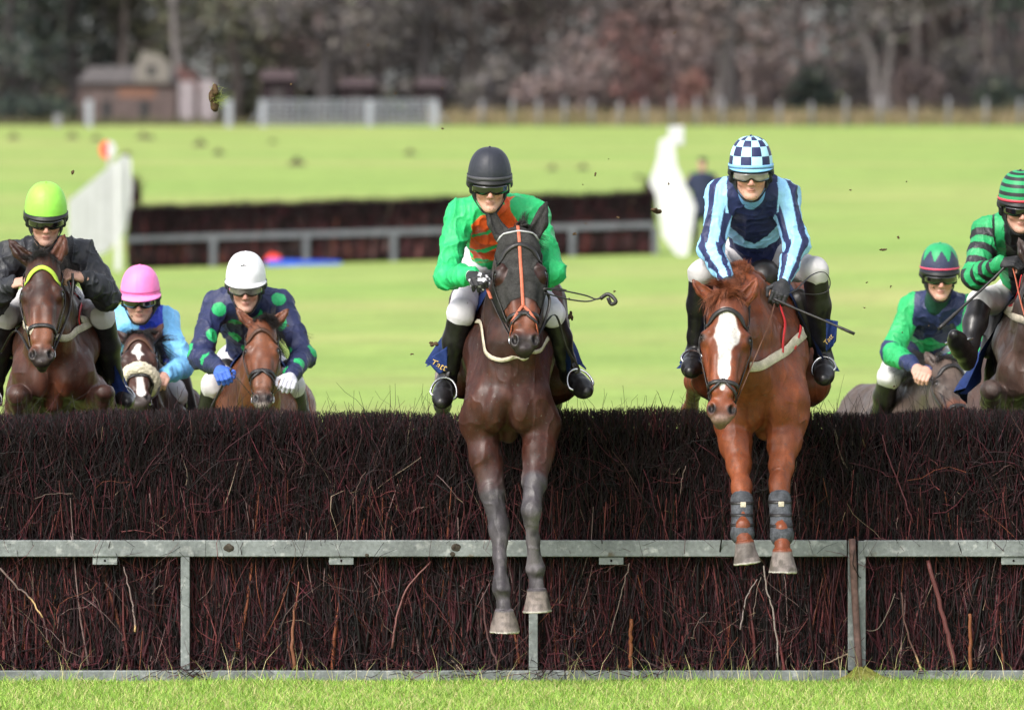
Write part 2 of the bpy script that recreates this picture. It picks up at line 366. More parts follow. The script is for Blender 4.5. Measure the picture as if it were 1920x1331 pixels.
c_ = Cat(); c_.add(*blades(60000, -4.3, 4.3, -3.4, -.3, .022, .05, .0045, GC, lean=.8)); c_.add(*blades(11500, -4.3, 4.3, -.34, -.10, .010, .026, .004, GC, lean=.8)); c_.add(*blades(500, -3.3, 3.3, -.35, -.1, .04, .09, .004, GC, lean=.5))
c_.add(*blades(200, -3.3, 3.3, -.4, -.12, .08, .2, .003, [(.45, .40, .2), (.35, .33, .14)], lean=.6))
tag(c_.obj('grass', M_blade, smooth=False), kind='stuff')

# ---------------------------------------------------------------- galvanised steel, birch
M_galv = mat('galvanised_steel', (.17, .185, .185), .5, .5, .3, noise=[(6, .7, 1.2, (1, 1, 1)), (55, .8, 1.15)], mix=[((.29, .30, .295), 22, .56, .68), ((.10, .085, .06), 9, .66, .74)], bump=(60, .15))
M_rust = mat('rusty_pole', (.13, .075, .065), .7, .3, 0, noise=[(30, .6, 1.3)], bump=(70, .3))
M_twig = mat('birch_twig', rough=.55, spec=.35, attr=True)
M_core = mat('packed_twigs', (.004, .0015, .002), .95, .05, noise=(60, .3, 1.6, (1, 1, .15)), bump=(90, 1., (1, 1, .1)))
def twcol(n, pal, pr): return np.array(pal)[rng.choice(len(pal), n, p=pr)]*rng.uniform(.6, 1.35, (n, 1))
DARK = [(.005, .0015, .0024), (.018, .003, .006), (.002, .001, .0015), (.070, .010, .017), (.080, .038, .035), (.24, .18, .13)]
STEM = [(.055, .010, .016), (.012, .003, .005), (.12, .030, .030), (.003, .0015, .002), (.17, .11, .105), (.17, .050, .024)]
def brush(x0, x1, y0, y1, H, n, parent, off=A(0, 0, 0), zs=1., fine=1., warp=None):
    c = Cat(); ht = lambda x: H+.012*np.sin(x*3.1)+.008*np.sin(x*8.7+1)
    def add(b, d, l, r0, r1, co, **k):
        V, Fc, C = twigs(b, d, l, r0, r1, co, **k); c.add(V+off, Fc, C)
    N = int(n*.34)                                              # thick upright stems low in the front face
    b = np.stack([rng.uniform(x0, x1, N), rng.uniform(y0-.01, y0+.05, N), rng.uniform(.02, .25, N)], 1)
    add(b, np.stack([rng.normal(0, .13, N), rng.normal(0, .02, N), np.ones(N)], 1), rng.uniform(.35, .85, N), (.0022+.0105*rng.random(N)**2)*fine, .0025*fine, twcol(N, STEM, [.21, .27, .11, .37, .02, .02]), bend=.07)
    N = int(n*.34)                                              # fine twigs over the upper face
    b = np.stack([rng.uniform(x0, x1, N), rng.uniform(y0-.005, y0+.06, N), rng.uniform(.45, H-.25, N)], 1)
    add(b, np.stack([rng.normal(0, .34, N), rng.normal(-.03, .05, N), np.ones(N)], 1), rng.uniform(.15, .42, N), (.0010+.0032*rng.random(N)**2)*fine, .0009*fine, twcol(N, DARK, [.37, .24, .29, .085, .012, .003]), bend=.14)
    N = int(n*.10)                                              # tangle below the rail
    b = np.stack([rng.uniform(x0, x1, N), rng.uniform(y0-.03, y0+.01, N), rng.uniform(.04, .60, N)], 1)
    add(b, np.stack([rng.normal(0, .55, N), rng.normal(-.03, .05, N), rng.choice([-1, 1, 1], N)*1.], 1), rng.uniform(.12, .5, N), (.0012+.003*rng.random(N)**2)*fine, .001*fine, twcol(N, STEM+DARK, [.17, .17, .10, .11, .035, .015, .08, .11, .07, .11, .027, .003]), bend=.28, seg=7, tipcol=rng.random(N) < .012)
    N = int(n*.1)                                               # stray twigs at all angles
    b = np.stack([rng.uniform(x0, x1, N), rng.uniform(y0-.03, y0, N), rng.uniform(.03, H-.22, N)], 1)
    add(b, np.stack([rng.normal(0, 1, N), rng.normal(-.08, .08, N), rng.normal(.3, .8, N)], 1), rng.uniform(.06, .34, N), rng.uniform(.0012, .0032, N)*fine, .0008*fine, twcol(N, DARK+STEM, [.19, .18, .13, .10, .018, .004, .12, .12, .04, .09, .005, .003]), bend=.3, tipcol=rng.random(N) < .02)
    N = int(n*.5)                                               # clipped twig ends along the top
    xx = rng.uniform(x0, x1, N); b = np.stack([xx, rng.uniform(y0-.02, y1, N), ht(xx)-rng.uniform(.05, .16, N)], 1); L_ = (ht(xx)-b[:, 2])*rng.uniform(.9, 1.07, N)+.010
    add(b, np.stack([rng.normal(0, .38, N), rng.normal(-.1, .25, N), np.ones(N)], 1), L_, rng.uniform(.0015, .0035, N)*fine, .001*fine, twcol(N, DARK, [.36, .28, .24, .10, .018, .002]), bend=.15, seg=4)
    N = int(n*.003)
    xx = rng.uniform(x0, x1, N); b = np.stack([xx, rng.uniform(y0, y1, N), ht(xx)-.05], 1)
    add(b, np.stack([rng.normal(0, .5, N), rng.normal(0, .3, N), np.ones(N)], 1), rng.uniform(.12, .26, N), .0016*fine, .0007*fine, twcol(N, DARK, [.3, .3, .2, .1, .1, 0]), bend=.25)
    return c.obj('birch_brush', M_twig, parent)
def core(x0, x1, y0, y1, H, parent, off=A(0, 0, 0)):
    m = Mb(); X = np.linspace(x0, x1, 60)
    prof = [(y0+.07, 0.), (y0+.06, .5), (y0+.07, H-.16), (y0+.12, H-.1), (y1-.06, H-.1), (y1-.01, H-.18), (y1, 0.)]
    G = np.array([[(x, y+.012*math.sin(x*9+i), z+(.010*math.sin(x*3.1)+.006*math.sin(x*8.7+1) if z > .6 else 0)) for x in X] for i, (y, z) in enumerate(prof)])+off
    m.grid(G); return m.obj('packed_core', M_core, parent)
BR_H = 1.348
jump = thing('brush_fence', 'near dark birch steeplechase fence with galvanised guard rails the horses are jumping', 'fence', (0, 0, 0))
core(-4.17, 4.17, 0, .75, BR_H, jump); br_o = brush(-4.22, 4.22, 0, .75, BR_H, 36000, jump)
def bar(name, lo, hi, parent, m=None, bev=.004):
    b = Mb(); b.box(lo, hi, bev); return b.obj(name, m or M_galv, parent, smooth=False)
def X0(px): return (px-960)/kpx(-.07)
def Z0(py): return CAM_H-(py-HOR)/kpx(-.07)
zt0, zt1, zb1, zb0 = Z0(1043), Z0(1012), Z0(1256), -.02
for a, b in ((-4.3, X0(1588)), (X0(1619), 4.3)): bar('top_rail', (a, -.10, zt0), (b, -.045, zt1), jump)
for a, b in ((-4.3, X0(1059)), (X0(1060.5), X0(1589)), (X0(1622), 4.3)): bar('bottom_rail', (a, -.10, zb0), (b, -.045, zb1), jump)
for px, w_ in ((347.5, 17), (1000, 17), (1597, 15), (1615.5, 15), (-520, 17), (2300, 17)):
    bar('post', (X0(px-w_/2), -.096, zb1), (X0(px+w_/2), -.05, zt0 if px not in (1597, 1615.5) else zt1-.003), jump)
for px in (197, 640, 1146, -260, 1900):
    b = Mb(); b.box((X0(px-23), -.088, Z0(1058)), (X0(px+23), -.080, zt0-.002), .002); o = b.obj('bracket', M_galv, jump, smooth=False)
    b = Mb(); b.tube([(X0(px), -.0895, Z0(1050.5)), (X0(px), -.0885, Z0(1050.5))], .006, 10); b.obj('bolt_hole', M_core, o, smooth=False)
b = Mb(); b.tube(spline([(X0(1597), -.115, Z0(1009)), (X0(1603), -.12, Z0(1130)), (X0(1611), -.13, Z0(1265))], 9), .0175, 12); b.obj('leaning_pole', M_rust, jump)
M_mud = mat('dried_mud', (.045, .038, .030), .95, .1, noise=(40, .6, 1.5), bump=(80, .6))
for px, py, r in ((430, 1027, .030), (855, 1026, .026), (848, 1038, .018), (688, 1040, .012)):
    p = A(X0(px), -.099, Z0(py)); s_m = Mb(); n_ = 60; V = []
    s_m.sphere(p, (r*.9, .006, r*.75), nu=18, nv=10); v = s_m.V[0]; s_m.V[0] = p+(v-p)*(1+.5*(vnoise(v, 60, 3)-.5))[:, None]; s_m.obj('mud_smear', M_mud, jump)
M_moss = mat('mossy_earth', (.19, .19, .045), .95, .1, noise=[(20, .7, 1.3), (90, .7, 1.3)], bump=(60, .8))
m = Mb(); G = []
for i in range(15):
    t = i/14; G.append([(X0(1612)+math.cos(a)*(.02+.2*t)*(1.15 if math.cos(a) > 0 else .75), -.15+math.sin(a)*(.02+.13*t), .085*(1-t)**1.3*(1+.1*math.sin(a*3))-.012+.004*math.sin(5*a+9*t)) for a in np.linspace(0, 2*math.pi, 33)])
m.grid(np.array(G)); tag(m.obj('soil_mound', M_moss, loc=(X0(1612), -.15, 0)), 'small yellow green mossy heap at the foot of the leaning rusty pole', 'soil heap')
# single long sticks seen against the brush
def stick(pts, r0, r1, colr, tip=None):
    m = Mb(); q = spline(pts, 14); q[1:-1] += rng.normal(0, .0022, (12, 3)); m.tube(q, np.linspace(r0, r1, 14), 6, colr)
    if tip: m.C[0][-tip[1]*6:] = tip[0]
    m.obj('loose_stick', M_twig, jump, usecol=True)
R_ = lambda *p: [W(a, b, -.06-.01*i) for i, (a, b) in enumerate(p)]
PALE = (.5, .33, .16)
stick(R_((0, 1065), (30, 1098), (58, 1122), (80, 1157)), .006, .004, (.13, .09, .08), (PALE, 5))
stick(R_((80, 1157), (86, 1180), (90, 1203)), .006, .005, (.05, .02, .02), (PALE, 1))
stick(R_((232, 1062), (243, 1105), (251, 1150), (253, 1184)), .003, .006, (.17, .12, .11), (PALE, 2))
stick(R_((808, 1052), (765, 1100), (745, 1150), (735, 1215)), .004, .006, (.15, .06, .055))
stick(R_((1432, 1060), (1438, 1105), (1450, 1150), (1460, 1250)), .004, .005, (.22, .18, .16)); stick(R_((1420, 1085), (1400, 1120), (1388, 1180)), .003, .0045, (.2, .16, .15))
stick(R_((1740, 1050), (1762, 1130), (1780, 1200), (1790, 1250)), .012, .014, (.10, .03, .028)); stick(R_((1690, 1110), (1700, 1180), (1732, 1266)), .004, .006, (.1, .05, .04), (PALE, 3))
stick(R_((560, 1090), (552, 1150), (548, 1195), (553, 1254)), .004, .011, (.16, .06, .03)); stick(R_((1818, 1150), (1820, 1256)), .009, .011, (.17, .055, .02)); stick(R_((1183, 1160), (1182, 1252)), .01, .011, (.19, .06, .02))
stick(R_((1200, 1236), (1250, 1258), (1282, 1278)), .006, .006, (.04, .02, .02), (PALE, 1)); stick(R_((1610, 1180), (1650, 1175), (1678, 1112)), .003, .002, (.16, .13, .1))
stick(R_((1545, 1245), (1570, 1234), (1596, 1222)), .003, .006, (.2, .14, .1)); stick(R_((905, 1110), (914, 1190), (935, 1250)), .005, .007, (.07, .03, .03))
stick(R_((1655, 815), (1662, 850), (1690, 920), (1712, 980)), .003, .004, (.06, .012, .016)); stick(R_((1145, 1190), (1165, 1110), (1180, 1055)), .003, .003, (.16, .12, .1))
for i in range(12):
    x = rng.uniform(0, 1920); y = rng.uniform(790, 1240); a = rng.normal(0, 30, 2); stick(R_((x, y), (x+a[0]*.6, y+abs(a[1])*.7), (x+a[0], y+abs(a[1])*1.6+8)), .0022, .0014, twcol(1, [(.15, .11, .09), (.10, .06, .05), (.08, .022, .025)], [.3, .3, .4])[0])
# twig litter hooked over the bottom rail
c_ = Cat()
for cx, n, sp in ((340, 26, 34), (930, 60, 110), (1200, 22, 60), (1730, 10, 40)):
    b = np.array([W(cx+rng.normal(0, sp), rng.uniform(1252, 1284), -.11-.02*rng.random()) for _ in range(n)])
    c_.add(*twigs(b, np.stack([rng.choice([-1, 1], n)*1., rng.normal(-.1, .2, n), rng.normal(.15, .35, n)], 1), rng.uniform(.1, .38, n), .0024, .001, twcol(n, DARK, [.3, .3, .1, .2, .1, 0]), bend=.35))
tag(c_.obj('twig_litter', M_twig, loc=(0, -.1, 0)), kind='stuff')
# ---------------------------------------------------------------- the far jump and its white wings
M_white = mat('white_plastic', (.50, .50, .515), .5, .3, noise=[(4, .92, 1.03), (30, .95, 1.03)])
M_grey = mat('grey_paint', (.095, .10, .115), .6, .3, noise=(5, .8, 1.15))
far = thing('brush_fence', 'far dark brush steeplechase fence with grey rails and white wings across the field', 'fence', (-2.5, 155, .6))
Yf = 155.; gl = lambda x: float(gz(x, Yf)); x0, x1 = W(240, 0, Yf)[0], W(1228, 0, Yf)[0]
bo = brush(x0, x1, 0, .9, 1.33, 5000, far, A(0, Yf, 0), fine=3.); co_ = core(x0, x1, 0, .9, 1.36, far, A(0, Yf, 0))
for o in (bo, co_):                                              # the jump follows the slope of the ground
    n = len(o.data.vertices); v = np.zeros(n*3, np.float32); o.data.vertices.foreach_get('co', v); v = v.reshape(-1, 3); v[:, 2] += gz(v[:, 0]-2.5, np.full(n, Yf)); o.data.vertices.foreach_set('co', v.ravel()); o.data.update()
def slope_bar(name, xa, xb, za, zb, parent, y=Yf-.12, d=.06, m=None):
    b = Mb(); b.prism([(xa, y, gl(xa)+za), (xb, y, gl(xb)+za), (xb, y, gl(xb)+zb), (xa, y, gl(xa)+zb)], (0, d, 0)); return b.obj(name, m or M_grey, parent, smooth=False)
cuts = np.linspace(x0-.05, x1, 4)
for a, b_ in zip(cuts[:-1], cuts[1:]): slope_bar('top_rail', a+.01, b_-.01, .55, .68, far)
for px in (400, 574, 738, 906, 1073, 1228):
    x = W(px, 0, Yf)[0]; slope_bar('post', x-.07, x+.07, -.02, .55, far, Yf-.115)
def wing(label, out, y, slant, pick):
    t = thing('wing', label, 'fence wing', (np.mean([W(a, b, y)[0] for a, b in out]), y, gl(W(out[0][0], 0, y)[0])))
    dy = lambda x: y+slant*(x-W(out[0][0], 0, y)[0])
    P_ = [W(a, b, y) for a, b in out]; P_ = [A(p[0], dy(p[0]), p[2]) for p in P_]
    m = Mb(); m.prism(P_, (0, .06, 0)); m.obj('panel', M_white, t, smooth=False)
    xs_ = np.linspace(min(p[0] for p in P_)+.08, max(p[0] for p in P_)-.08, pick)
    for x in xs_:                                                # raised pickets
        zs_ = []
        for p, q in zip(P_, P_[1:]+P_[:1]):
            if (p[0]-x)*(q[0]-x) < 0: f = (x-p[0])/(q[0]-p[0]); zs_.append(p[2]+f*(q[2]-p[2]))
        if len(zs_) >= 2 and max(zs_)-min(zs_) > .2:
            b = Mb(); b.box((x-.045, dy(x)-.004, min(zs_)+.05), (x+.045, dy(x)-.001, max(zs_)-.05)); b.obj('picket', M_white, t, smooth=False)
    return t
wl = wing('white slatted wing sloping up to the left end of the far fence', [(128, 376), (222, 296), (229, 290), (240, 294), (247, 352), (234, 433), (198, 474), (128, 500)], 153., .5, 7)
wr = wing('tall white wing at the right end of the far fence', [(1229, 364), (1217, 344), (1232, 300), (1236, 264), (1250, 257), (1263, 265), (1268, 310), (1282, 342), (1303, 387), (1287, 484), (1275, 487), (1243, 445)], 152.8, -1.2, 4)
b = Mb(); p = W(1268, 255, 152.9); b.box(p-A(.16, .03, .20), p+A(.16, .03, .20), .02); b.obj('marker_board', M_white, wr, smooth=False)
b = Mb(); p = W(1258, 262, 152.92); b.box(p-A(.06, .02, .25), p+A(.06, .02, .15), .01); b.obj('marker_post', M_white, wr, smooth=False)
x = W(222, 0, 153.2)[0]; b = Mb(); b.box((x-.06, 153.0, gl(x)-.02), (x+.06, 153.12, gl(x)+2.2), .01); b.obj('support_post', M_white, wl, smooth=False)
mk = thing('marker_disc', 'round red and white marker on a white post above the left wing', 'marker', W(208, 300, 154.5)); M_mred = mat('red_disc', (.75, .08, .05), .5, .3, noise=(8, .9, 1.1))
b = Mb(); b.box(W(205, 300, 154.5)-A(.04, .03, .35), W(205, 270, 154.5)+A(.04, .03, 0), .005); b.obj('post', M_white, mk, smooth=False)
for m_, (a0, a1), nm in ((M_mred, (90, 270), 'red_half'), (M_white, (-90, 90), 'white_half')):
    c = W(202, 281, 154.4); b = Mb(); b.prism([c+A(.17*math.cos(q), 0, .19*math.sin(q)) for q in np.radians(np.linspace(a0, a1, 14))], (0, .04, 0)); b.obj(nm, m_, mk, smooth=False)
# birch ends standing up at both ends of the far jump
for px, lb in ((256, 'dark bundle of birch twigs sticking up at the left end of the far fence'), (1216, 'dark bundle of birch twigs sticking up at the right end of the far fence')):
    p = W(px, 380, Yf+.3); n = 70; c_ = Cat(); c_.add(*twigs(p+rng.normal(0, .05, (n, 3))*A(1, 1, .3), np.stack([rng.normal(0, .12, n), rng.normal(0, .1, n), np.ones(n)], 1), rng.uniform(.35, .62, n), .012, .004, twcol(n, DARK, [.3, .3, .1, .2, .1, 0]), bend=.1))
    tag(c_.obj('twig_bundle', M_twig, loc=tuple(p)), lb, 'twigs')
# blue board and red bag at the foot of the far jump
M_bl = mat('blue_board', (.02, .08, .55), .5, .3, noise=(3, .85, 1.15)); xa, xb = W(500, 0, 153.5)[0], W(640, 0, 153.5)[0]
b = Mb(); b.prism([(xa, 153.4, gl(xa)-.03), (xb, 153.5, gl(xb)-.03), (xb, 153.5, gl(xb)+.05), (xa, 153.4, gl(xa)+.13)], (0, .25, 0)); tag(b.obj('ground_board', M_bl, smooth=False, loc=(xa, 153.5, gl(xa))), 'low blue board lying at the foot of the far fence', 'board')
s_ = Sdf(); p = W(512, 487, 153.7); s_.ell(p, (.17, .12, .10), .03); s_.ell(p+A(.06, 0, .02), (.09, .09, .09), .05); s_.cone(p+A(-.1, 0, 0), p+A(-.02, 0, .13), .03, .02, .03); V, Q = s_.net(.02); tag(mesh_obj('red_bag', V, Q, mat('red_bag', (.72, .05, .03), .6, .3, noise=(6, .85, 1.1), bump=(12, .3)), loc=p), 'small bright red bag above the blue board by the far fence', 'bag')
# the man standing by the far jump
def standing_man(x, y, z, hgt, coat, trousers):
    f = hgt/1.78; q = lambda a, b, c: A(x, y, z)+A(a*1.2, b, c)*f; t = thing('person', 'person in a dark navy coat and flat cap standing on the far field', 'person', (x, y, z))
    hf = HeadFrame(q(.0, 0, 1.64), 25, 5, 0, f); s = Sdf(); head_prims(s, hf); s.cone(hf(0, .03, -.07), q(0, .02, 1.42), .056, .06, .03); s.ell(q(0, 0, 1.2), (.17*f, .11*f, .25*f), .05); s.ell(q(0, 0, .95), (.16*f, .11*f, .12*f), .05)
    ar = []
    for g in (-1, 1):
        s.chain([(q(g*.19, 0, 1.40), .055), (q(g*.27, .03, 1.12), .042), (q(g*.24, -.08, .88), .03)], .03); s.chain([(q(g*.09, 0, .92), .085), (q(g*.10, -.01, .50), .055), (q(g*.10, .02, .10), .04)], .04); s.cone(q(g*.1, .04, .05), q(g*.12, -.14, .03), .042, .036, .02); hand_prims(s, q(g*.24, -.08, .88), A(-g*.1, -.2, -1), A(-g, -.1, 0), -g, .6)
    V, Q = s.net(.012); mesh_obj('body', V, Q, M_skin, t, col=np.tile(A(.42, .24, .18), (len(V), 1)))
    c = Sdf(); c.ell(q(0, 0, 1.24), (.23*f, .15*f, .26*f), .06); c.cone(q(0, .0, 1.1), q(0, 0, .80), .20, .22, .08); c.cone(q(-.12, 0, 1.42), q(.12, 0, 1.42), .075, .075, .05)
    for g in (-1, 1): c.chain([(q(g*.16, 0, 1.41), .075), (q(g*.28, .03, 1.12), .065), (q(g*.245, -.07, .91), .05)], .04)
    V, Q = c.net(.014); V = V+vnormals(V, Q)*(.01*(vnoise(V, 14, 3)-.5))[:, None]; mesh_obj('coat', V, Q, coat, t)
    for g in (-1, 1):
        c = Sdf(); c.chain([(q(g*.09, 0, .92), .10), (q(g*.10, -.01, .50), .075), (q(g*.10, .02, .08), .062)], .03); V, Q = c.net(.014); mesh_obj('trouser_leg', V, Q, trousers, t)
        c = Sdf(); c.cone(q(g*.1, .05, .045), q(g*.12, -.15, .03), .052, .042, .02); V, Q = c.net(.012); mesh_obj('shoe', V, Q, M_leather, t)
    m = Mb(); m.sphere(hf(0, .0, .07), (.088, .112, .062), hf.R, 20, 8, bot=math.pi/2); m.sphere(hf(0, -.085, .072), (.065, .055, .012), hf.R, 14, 6); m.obj('flat_cap', trousers, t)
# molehills scattered over the far grass
M_mole = mat('mole_soil', (.055, .04, .03), .95, .1, noise=(12, .6, 1.4), bump=(20, .8))
def row_depth(px, py):
    'how far out the ground meets a given photo row'
    a, b_ = 60., 412.
    for _ in range(50):
        md = (a+b_)/2; row = HOR+kpx(md)*(CAM_H-float(gz((px-960)/kpx(md), md)))
        if row > py: a = md
        else: b_ = md
    return md
for i, (px, py, w_) in enumerate(((25, 257, .9), (135, 256, .9), (180, 259, .8), (237, 288, .7), (268, 256, 1.0), (282, 257, .8), (375, 270, 1.0), (409, 286, .8), (511, 264, .6), (556, 306, 1.0), (769, 286, .8), (1036, 315, .7), (1093, 314, .7), (1196, 330, .5))):
    md = row_depth(px, py+4)
    x = (px-960)/kpx(md); z = float(gz(x, md)); r = .30*w_; G = [[(x+math.cos(a)*r*1.2*t*(1+.12*math.sin(a*3+i)), md+math.sin(a)*r*t, z-.03+.30*w_*(1-t)**.8*(1+.15*math.sin(a*2+i))*(1-.2*t)) for a in np.linspace(0, 2*math.pi, 17)] for t in np.linspace(0.02, 1.15, 7)]
    m = Mb(); m.grid(np.array(G)); tag(m.obj('molehill', M_mole, loc=(x, md, z)), 'small dark molehill out on the far green field', 'molehill', 'molehills on the far field')

# ---------------------------------------------------------------- the wood at the top of the field
gw = lambda x, y: float(gz(x, y))
M_far = mat('wood_foliage', rough=.9, spec=.1, attr=True); M_bark = mat('bark', (.10, .085, .08), .9, .15, noise=[(3, .6, 1.4), (14, .8, 1.2)], bump=(12, .6)); M_bark2 = mat('pale_bark', (.125, .112, .11), .9, .15, noise=[(3, .65, 1.3), (14, .8, 1.2)], bump=(12, .6)); M_ever = mat('dark_bark', (.05, .045, .045), .9, .1, noise=(4, .7, 1.3), bump=(12, .6))
def leaf(n, ctr, rad, size, pal, pr, squash=None):
    'small ragged faces scattered through a clump'
    d = rng.normal(size=(n, 3)); d /= np.linalg.norm(d, axis=1, keepdims=True); p = ctr+d*(rng.random(n)**.45)[:, None]*rad
    a = rng.normal(size=(n, 3)); a /= np.linalg.norm(a, axis=1, keepdims=True); b = np.cross(a, rng.normal(size=(n, 3))); b /= np.linalg.norm(b, axis=1, keepdims=True); sz = size*rng.uniform(.5, 1.3, n)[:, None]
    V = np.stack([p-a*sz, p+b*sz*.45, p+a*sz, p-b*sz*.45], 1).reshape(-1, 3); Fc = np.arange(n*4).reshape(-1, 4)
    return V, Fc, np.repeat(np.array(pal)[rng.choice(len(pal), n, p=pr)]*rng.uniform(.75, 1.25, (n, 1)), 4, 0)
MAUVE = [(.20, .160, .155), (.15, .118, .12), (.25, .19, .17), (.10, .085, .09), (.22, .15, .14)]
GREYB = [(.15, .135, .13), (.11, .10, .105), (.19, .17, .15), (.075, .07, .08), (.17, .17, .125)]
OLIVE = [(.13, .135, .085), (.085, .09, .07), (.18, .175, .11), (.065, .068, .065), (.14, .125, .11)]
EVER = [(.048, .066, .054), (.036, .048, .046), (.066, .082, .058), (.028, .034, .037), (.085, .085, .068)]
RUST = [(.20, .10, .09), (.16, .09, .085), (.22, .12, .10), (.12, .08, .08), (.2, .14, .12)]
PR = [.3, .25, .2, .15, .1]
c_ = Cat()                                                       # the deep of the wood, one mass
for i in range(620):
    x = rng.uniform(-75, 75); y = rng.uniform(446, 488); px = 960+x*kpx(y); z = gw(x, y)+rng.uniform(0, 15)
    pal = EVER if (px < 330 and rng.random() < .55) else (OLIVE if px < 520 and rng.random() < .6 else (GREYB if px < 960 and rng.random() < .75 else MAUVE if rng.random() < .7 else GREYB))
    c_.add(*leaf(330, A(x, y, z), A(3.2, 2.6, 2.4), .28, pal, PR))
for i in range(150):
    x = rng.uniform(-75, 75); y = rng.uniform(444, 470); z = gw(x, y); c_.add(*twigs([A(x, y, z-.2)], [A(rng.normal(0, .05), 0, 1)], 15, .22, .1, [A(.085, .075, .072)*rng.uniform(.5, 1.8)], seg=6, sides=5, bend=.05))
    c_.add(*leaf(120, A(x, y-1, z+.9), A(3.5, 1.5, 1.3), .38, [(.085, .072, .066), (.05, .045, .048), (.12, .092, .08), (.035, .034, .036), (.10, .10, .065)], PR))
tag(c_.obj('far_wood', M_far, smooth=False), kind='stuff')
G = np.array([[(x, y, gz(x, y)+.02+.1*vnoise(np.array([[x*.3, y*.3, 0]]), 1)[0]) for x in np.linspace(-90, 90, 60)] for y in np.linspace(500, 416, 14)]); m = Mb(); m.grid(G); tag(m.obj('woodland_floor', mat('leaf_litter', (.075, .055, .04), .95, .1, noise=(2, .5, 1.5), mix=((.06, .07, .03), .4, .5, .6), bump=(8, .6))), kind='structure')
def tree(label, px, y, hgt, r, pal, bark, lean=0., n=900, crown=(.35, 1.), sp=2.2, bare=False, limbs=9, name='tree', group=None):
    x = (px-960)/kpx(y); z = gw(x, y); t = thing(name, label, 'tree', (x, y, z), group); b = Mb()
    sp_ = [A(x+lean*hgt*f+rng.normal(0, .12)*(f > 0), y+rng.normal(0, .1)*(f > 0), z-.2+hgt*f) for f in np.linspace(0, 1, 8)]; q = spline(sp_, 22); b.tube(q, r*(1.25-np.linspace(0, 1, 22)**.7*1.08), 9); c = Cat()
    tips = []
    for i in range(limbs):
        f = rng.uniform(crown[0]*.75, .95); p = q[int(f*21)]; a = rng.uniform(0, 2*math.pi); L = hgt*.22*(1.15-f)+1.0; e = p+A(math.cos(a)*L, math.sin(a)*L, L*rng.uniform(.3, .9)); mid = (p+e)/2+A(0, 0, -.1*L); b.tube(spline([p, mid, e], 7), np.linspace(r*.42*(1.1-f*.7), r*.08, 7), 6); tips += [e, mid*.4+e*.6]
    b.obj('trunk', bark, t)
    for e in tips+[q[-1]]:
        c.add(*leaf(n*2//len(tips), e, A(sp, sp, sp*.8)*rng.uniform(.6, 1.1), .21, pal, PR))
        if bare: k = 14; c.add(*twigs(np.tile(e, (k, 1)), rng.normal(size=(k, 3))+A(0, 0, .5), rng.uniform(.8, 1.8, k), .03, .008, np.tile(A(.07, .055, .05), (k, 1)), bend=.2))
    c.obj('crown', M_far, t, smooth=False); return t
def shrub(label, px, y, hgt, wd, pal, n=700, name='shrub', group=None):
    x = (px-960)/kpx(y); z = gw(x, y); t = thing(name, label, 'shrub', (x, y, z), group); k = 26; c = Cat()
    c.add(*twigs(A(x, y, z-.1)+rng.normal(0, .2, (k, 3))*A(1, 1, 0), np.stack([rng.normal(0, .45, k), rng.normal(0, .4, k), np.ones(k)], 1), rng.uniform(.6, 1.05, k)*hgt, .035, .01, np.tile(A(*pal[1])*.8, (k, 1)), bend=.2)); c.obj('stems', M_far, t, smooth=False); c = Cat()
    for i in range(7): c.add(*leaf(n//7, A(x+rng.uniform(-.35, .35)*wd, y+rng.uniform(-.3, .3)*wd, z+hgt*rng.uniform(.3, .8)), A(wd*.34, wd*.3, hgt*.3), .2, pal, PR))
    c.obj('crown', M_far, t, smooth=False)
for px, y, w_ in ((20, 440, .30), (75, 452, .34), (140, 446, .36)): tree(('tall dark evergreen at the far left corner of the wood', 'dark evergreen just right of the corner evergreen', 'dark evergreen left of the brown cottage')[(20, 75, 140).index(px)], px, y, 16, w_, EVER, M_ever, n=1900, crown=(.08, 1), sp=2.4, limbs=16, name='evergreen_tree')
tree('bare tree with a pale leaning trunk behind the cottage', 350, 436, 14, .26, OLIVE, M_bark2, lean=-.12, bare=True, name='bare_tree')
TR = [(235, 444, .24, 0, OLIVE, 0, 'olive mossy bare tree behind the cottage roof'), (300, 450, .22, .02, OLIVE, 0, 'slim mossy tree above the cottage chimney end'), (440, 446, .30, .01, OLIVE, 0, 'grey green bare tree left of the pale metal gate'), (520, 452, .26, 0, GREYB, 0, 'grey bare tree above the left end of the gate'), (612, 436, .50, .004, GREYB, 2, 'thick dark trunked tree behind the middle of the gate'), (655, 440, .28, -.01, GREYB, 2, 'dark slim trunk right of the thick trunked tree'), (712, 452, .26, .01, GREYB, 0, 'grey bare tree behind the gate centre post'), (792, 434, .36, 0, GREYB, 2, 'dark trunk at the right end of the pale gate'),
      (890, 448, .28, .01, GREYB, 0, 'grey brown bare tree above the jockey in green'), (960, 452, .24, -.02, MAUVE, 0, 'mauve brown bare tree left of the white wing'), (1080, 446, .26, .02, MAUVE, 0, 'mauve brown bare tree in the middle of the wood'), (1180, 452, .22, 0, MAUVE, 0, 'slim mauve bare tree beside the russet shrub'), (1502, 444, .24, 0, EVER, 2, 'dark green ivy clad tree right of the chequered cap'), (1560, 450, .26, .015, GREYB, 0, 'grey bare tree between the ivy tree and the forked trunks'), (1760, 448, .28, -.015, MAUVE, 0, 'brownish bare tree right of the forked trunks'), (1850, 444, .24, .01, GREYB, 0, 'grey bare tree near the right end of the wood'), (1900, 440, .28, 0, EVER, 2, 'dark evergreen at the right end of the wood')]
for px, y, r, ln, pal, bk_, lb in TR: tree(lb, px, y, rng.uniform(12, 15), r, pal, (M_bark, M_bark2, M_ever)[bk_], lean=ln, bare=pal is not EVER, name='bare_tree' if pal is not EVER else 'ivy_tree', n=1000, crown=(.25, 1))
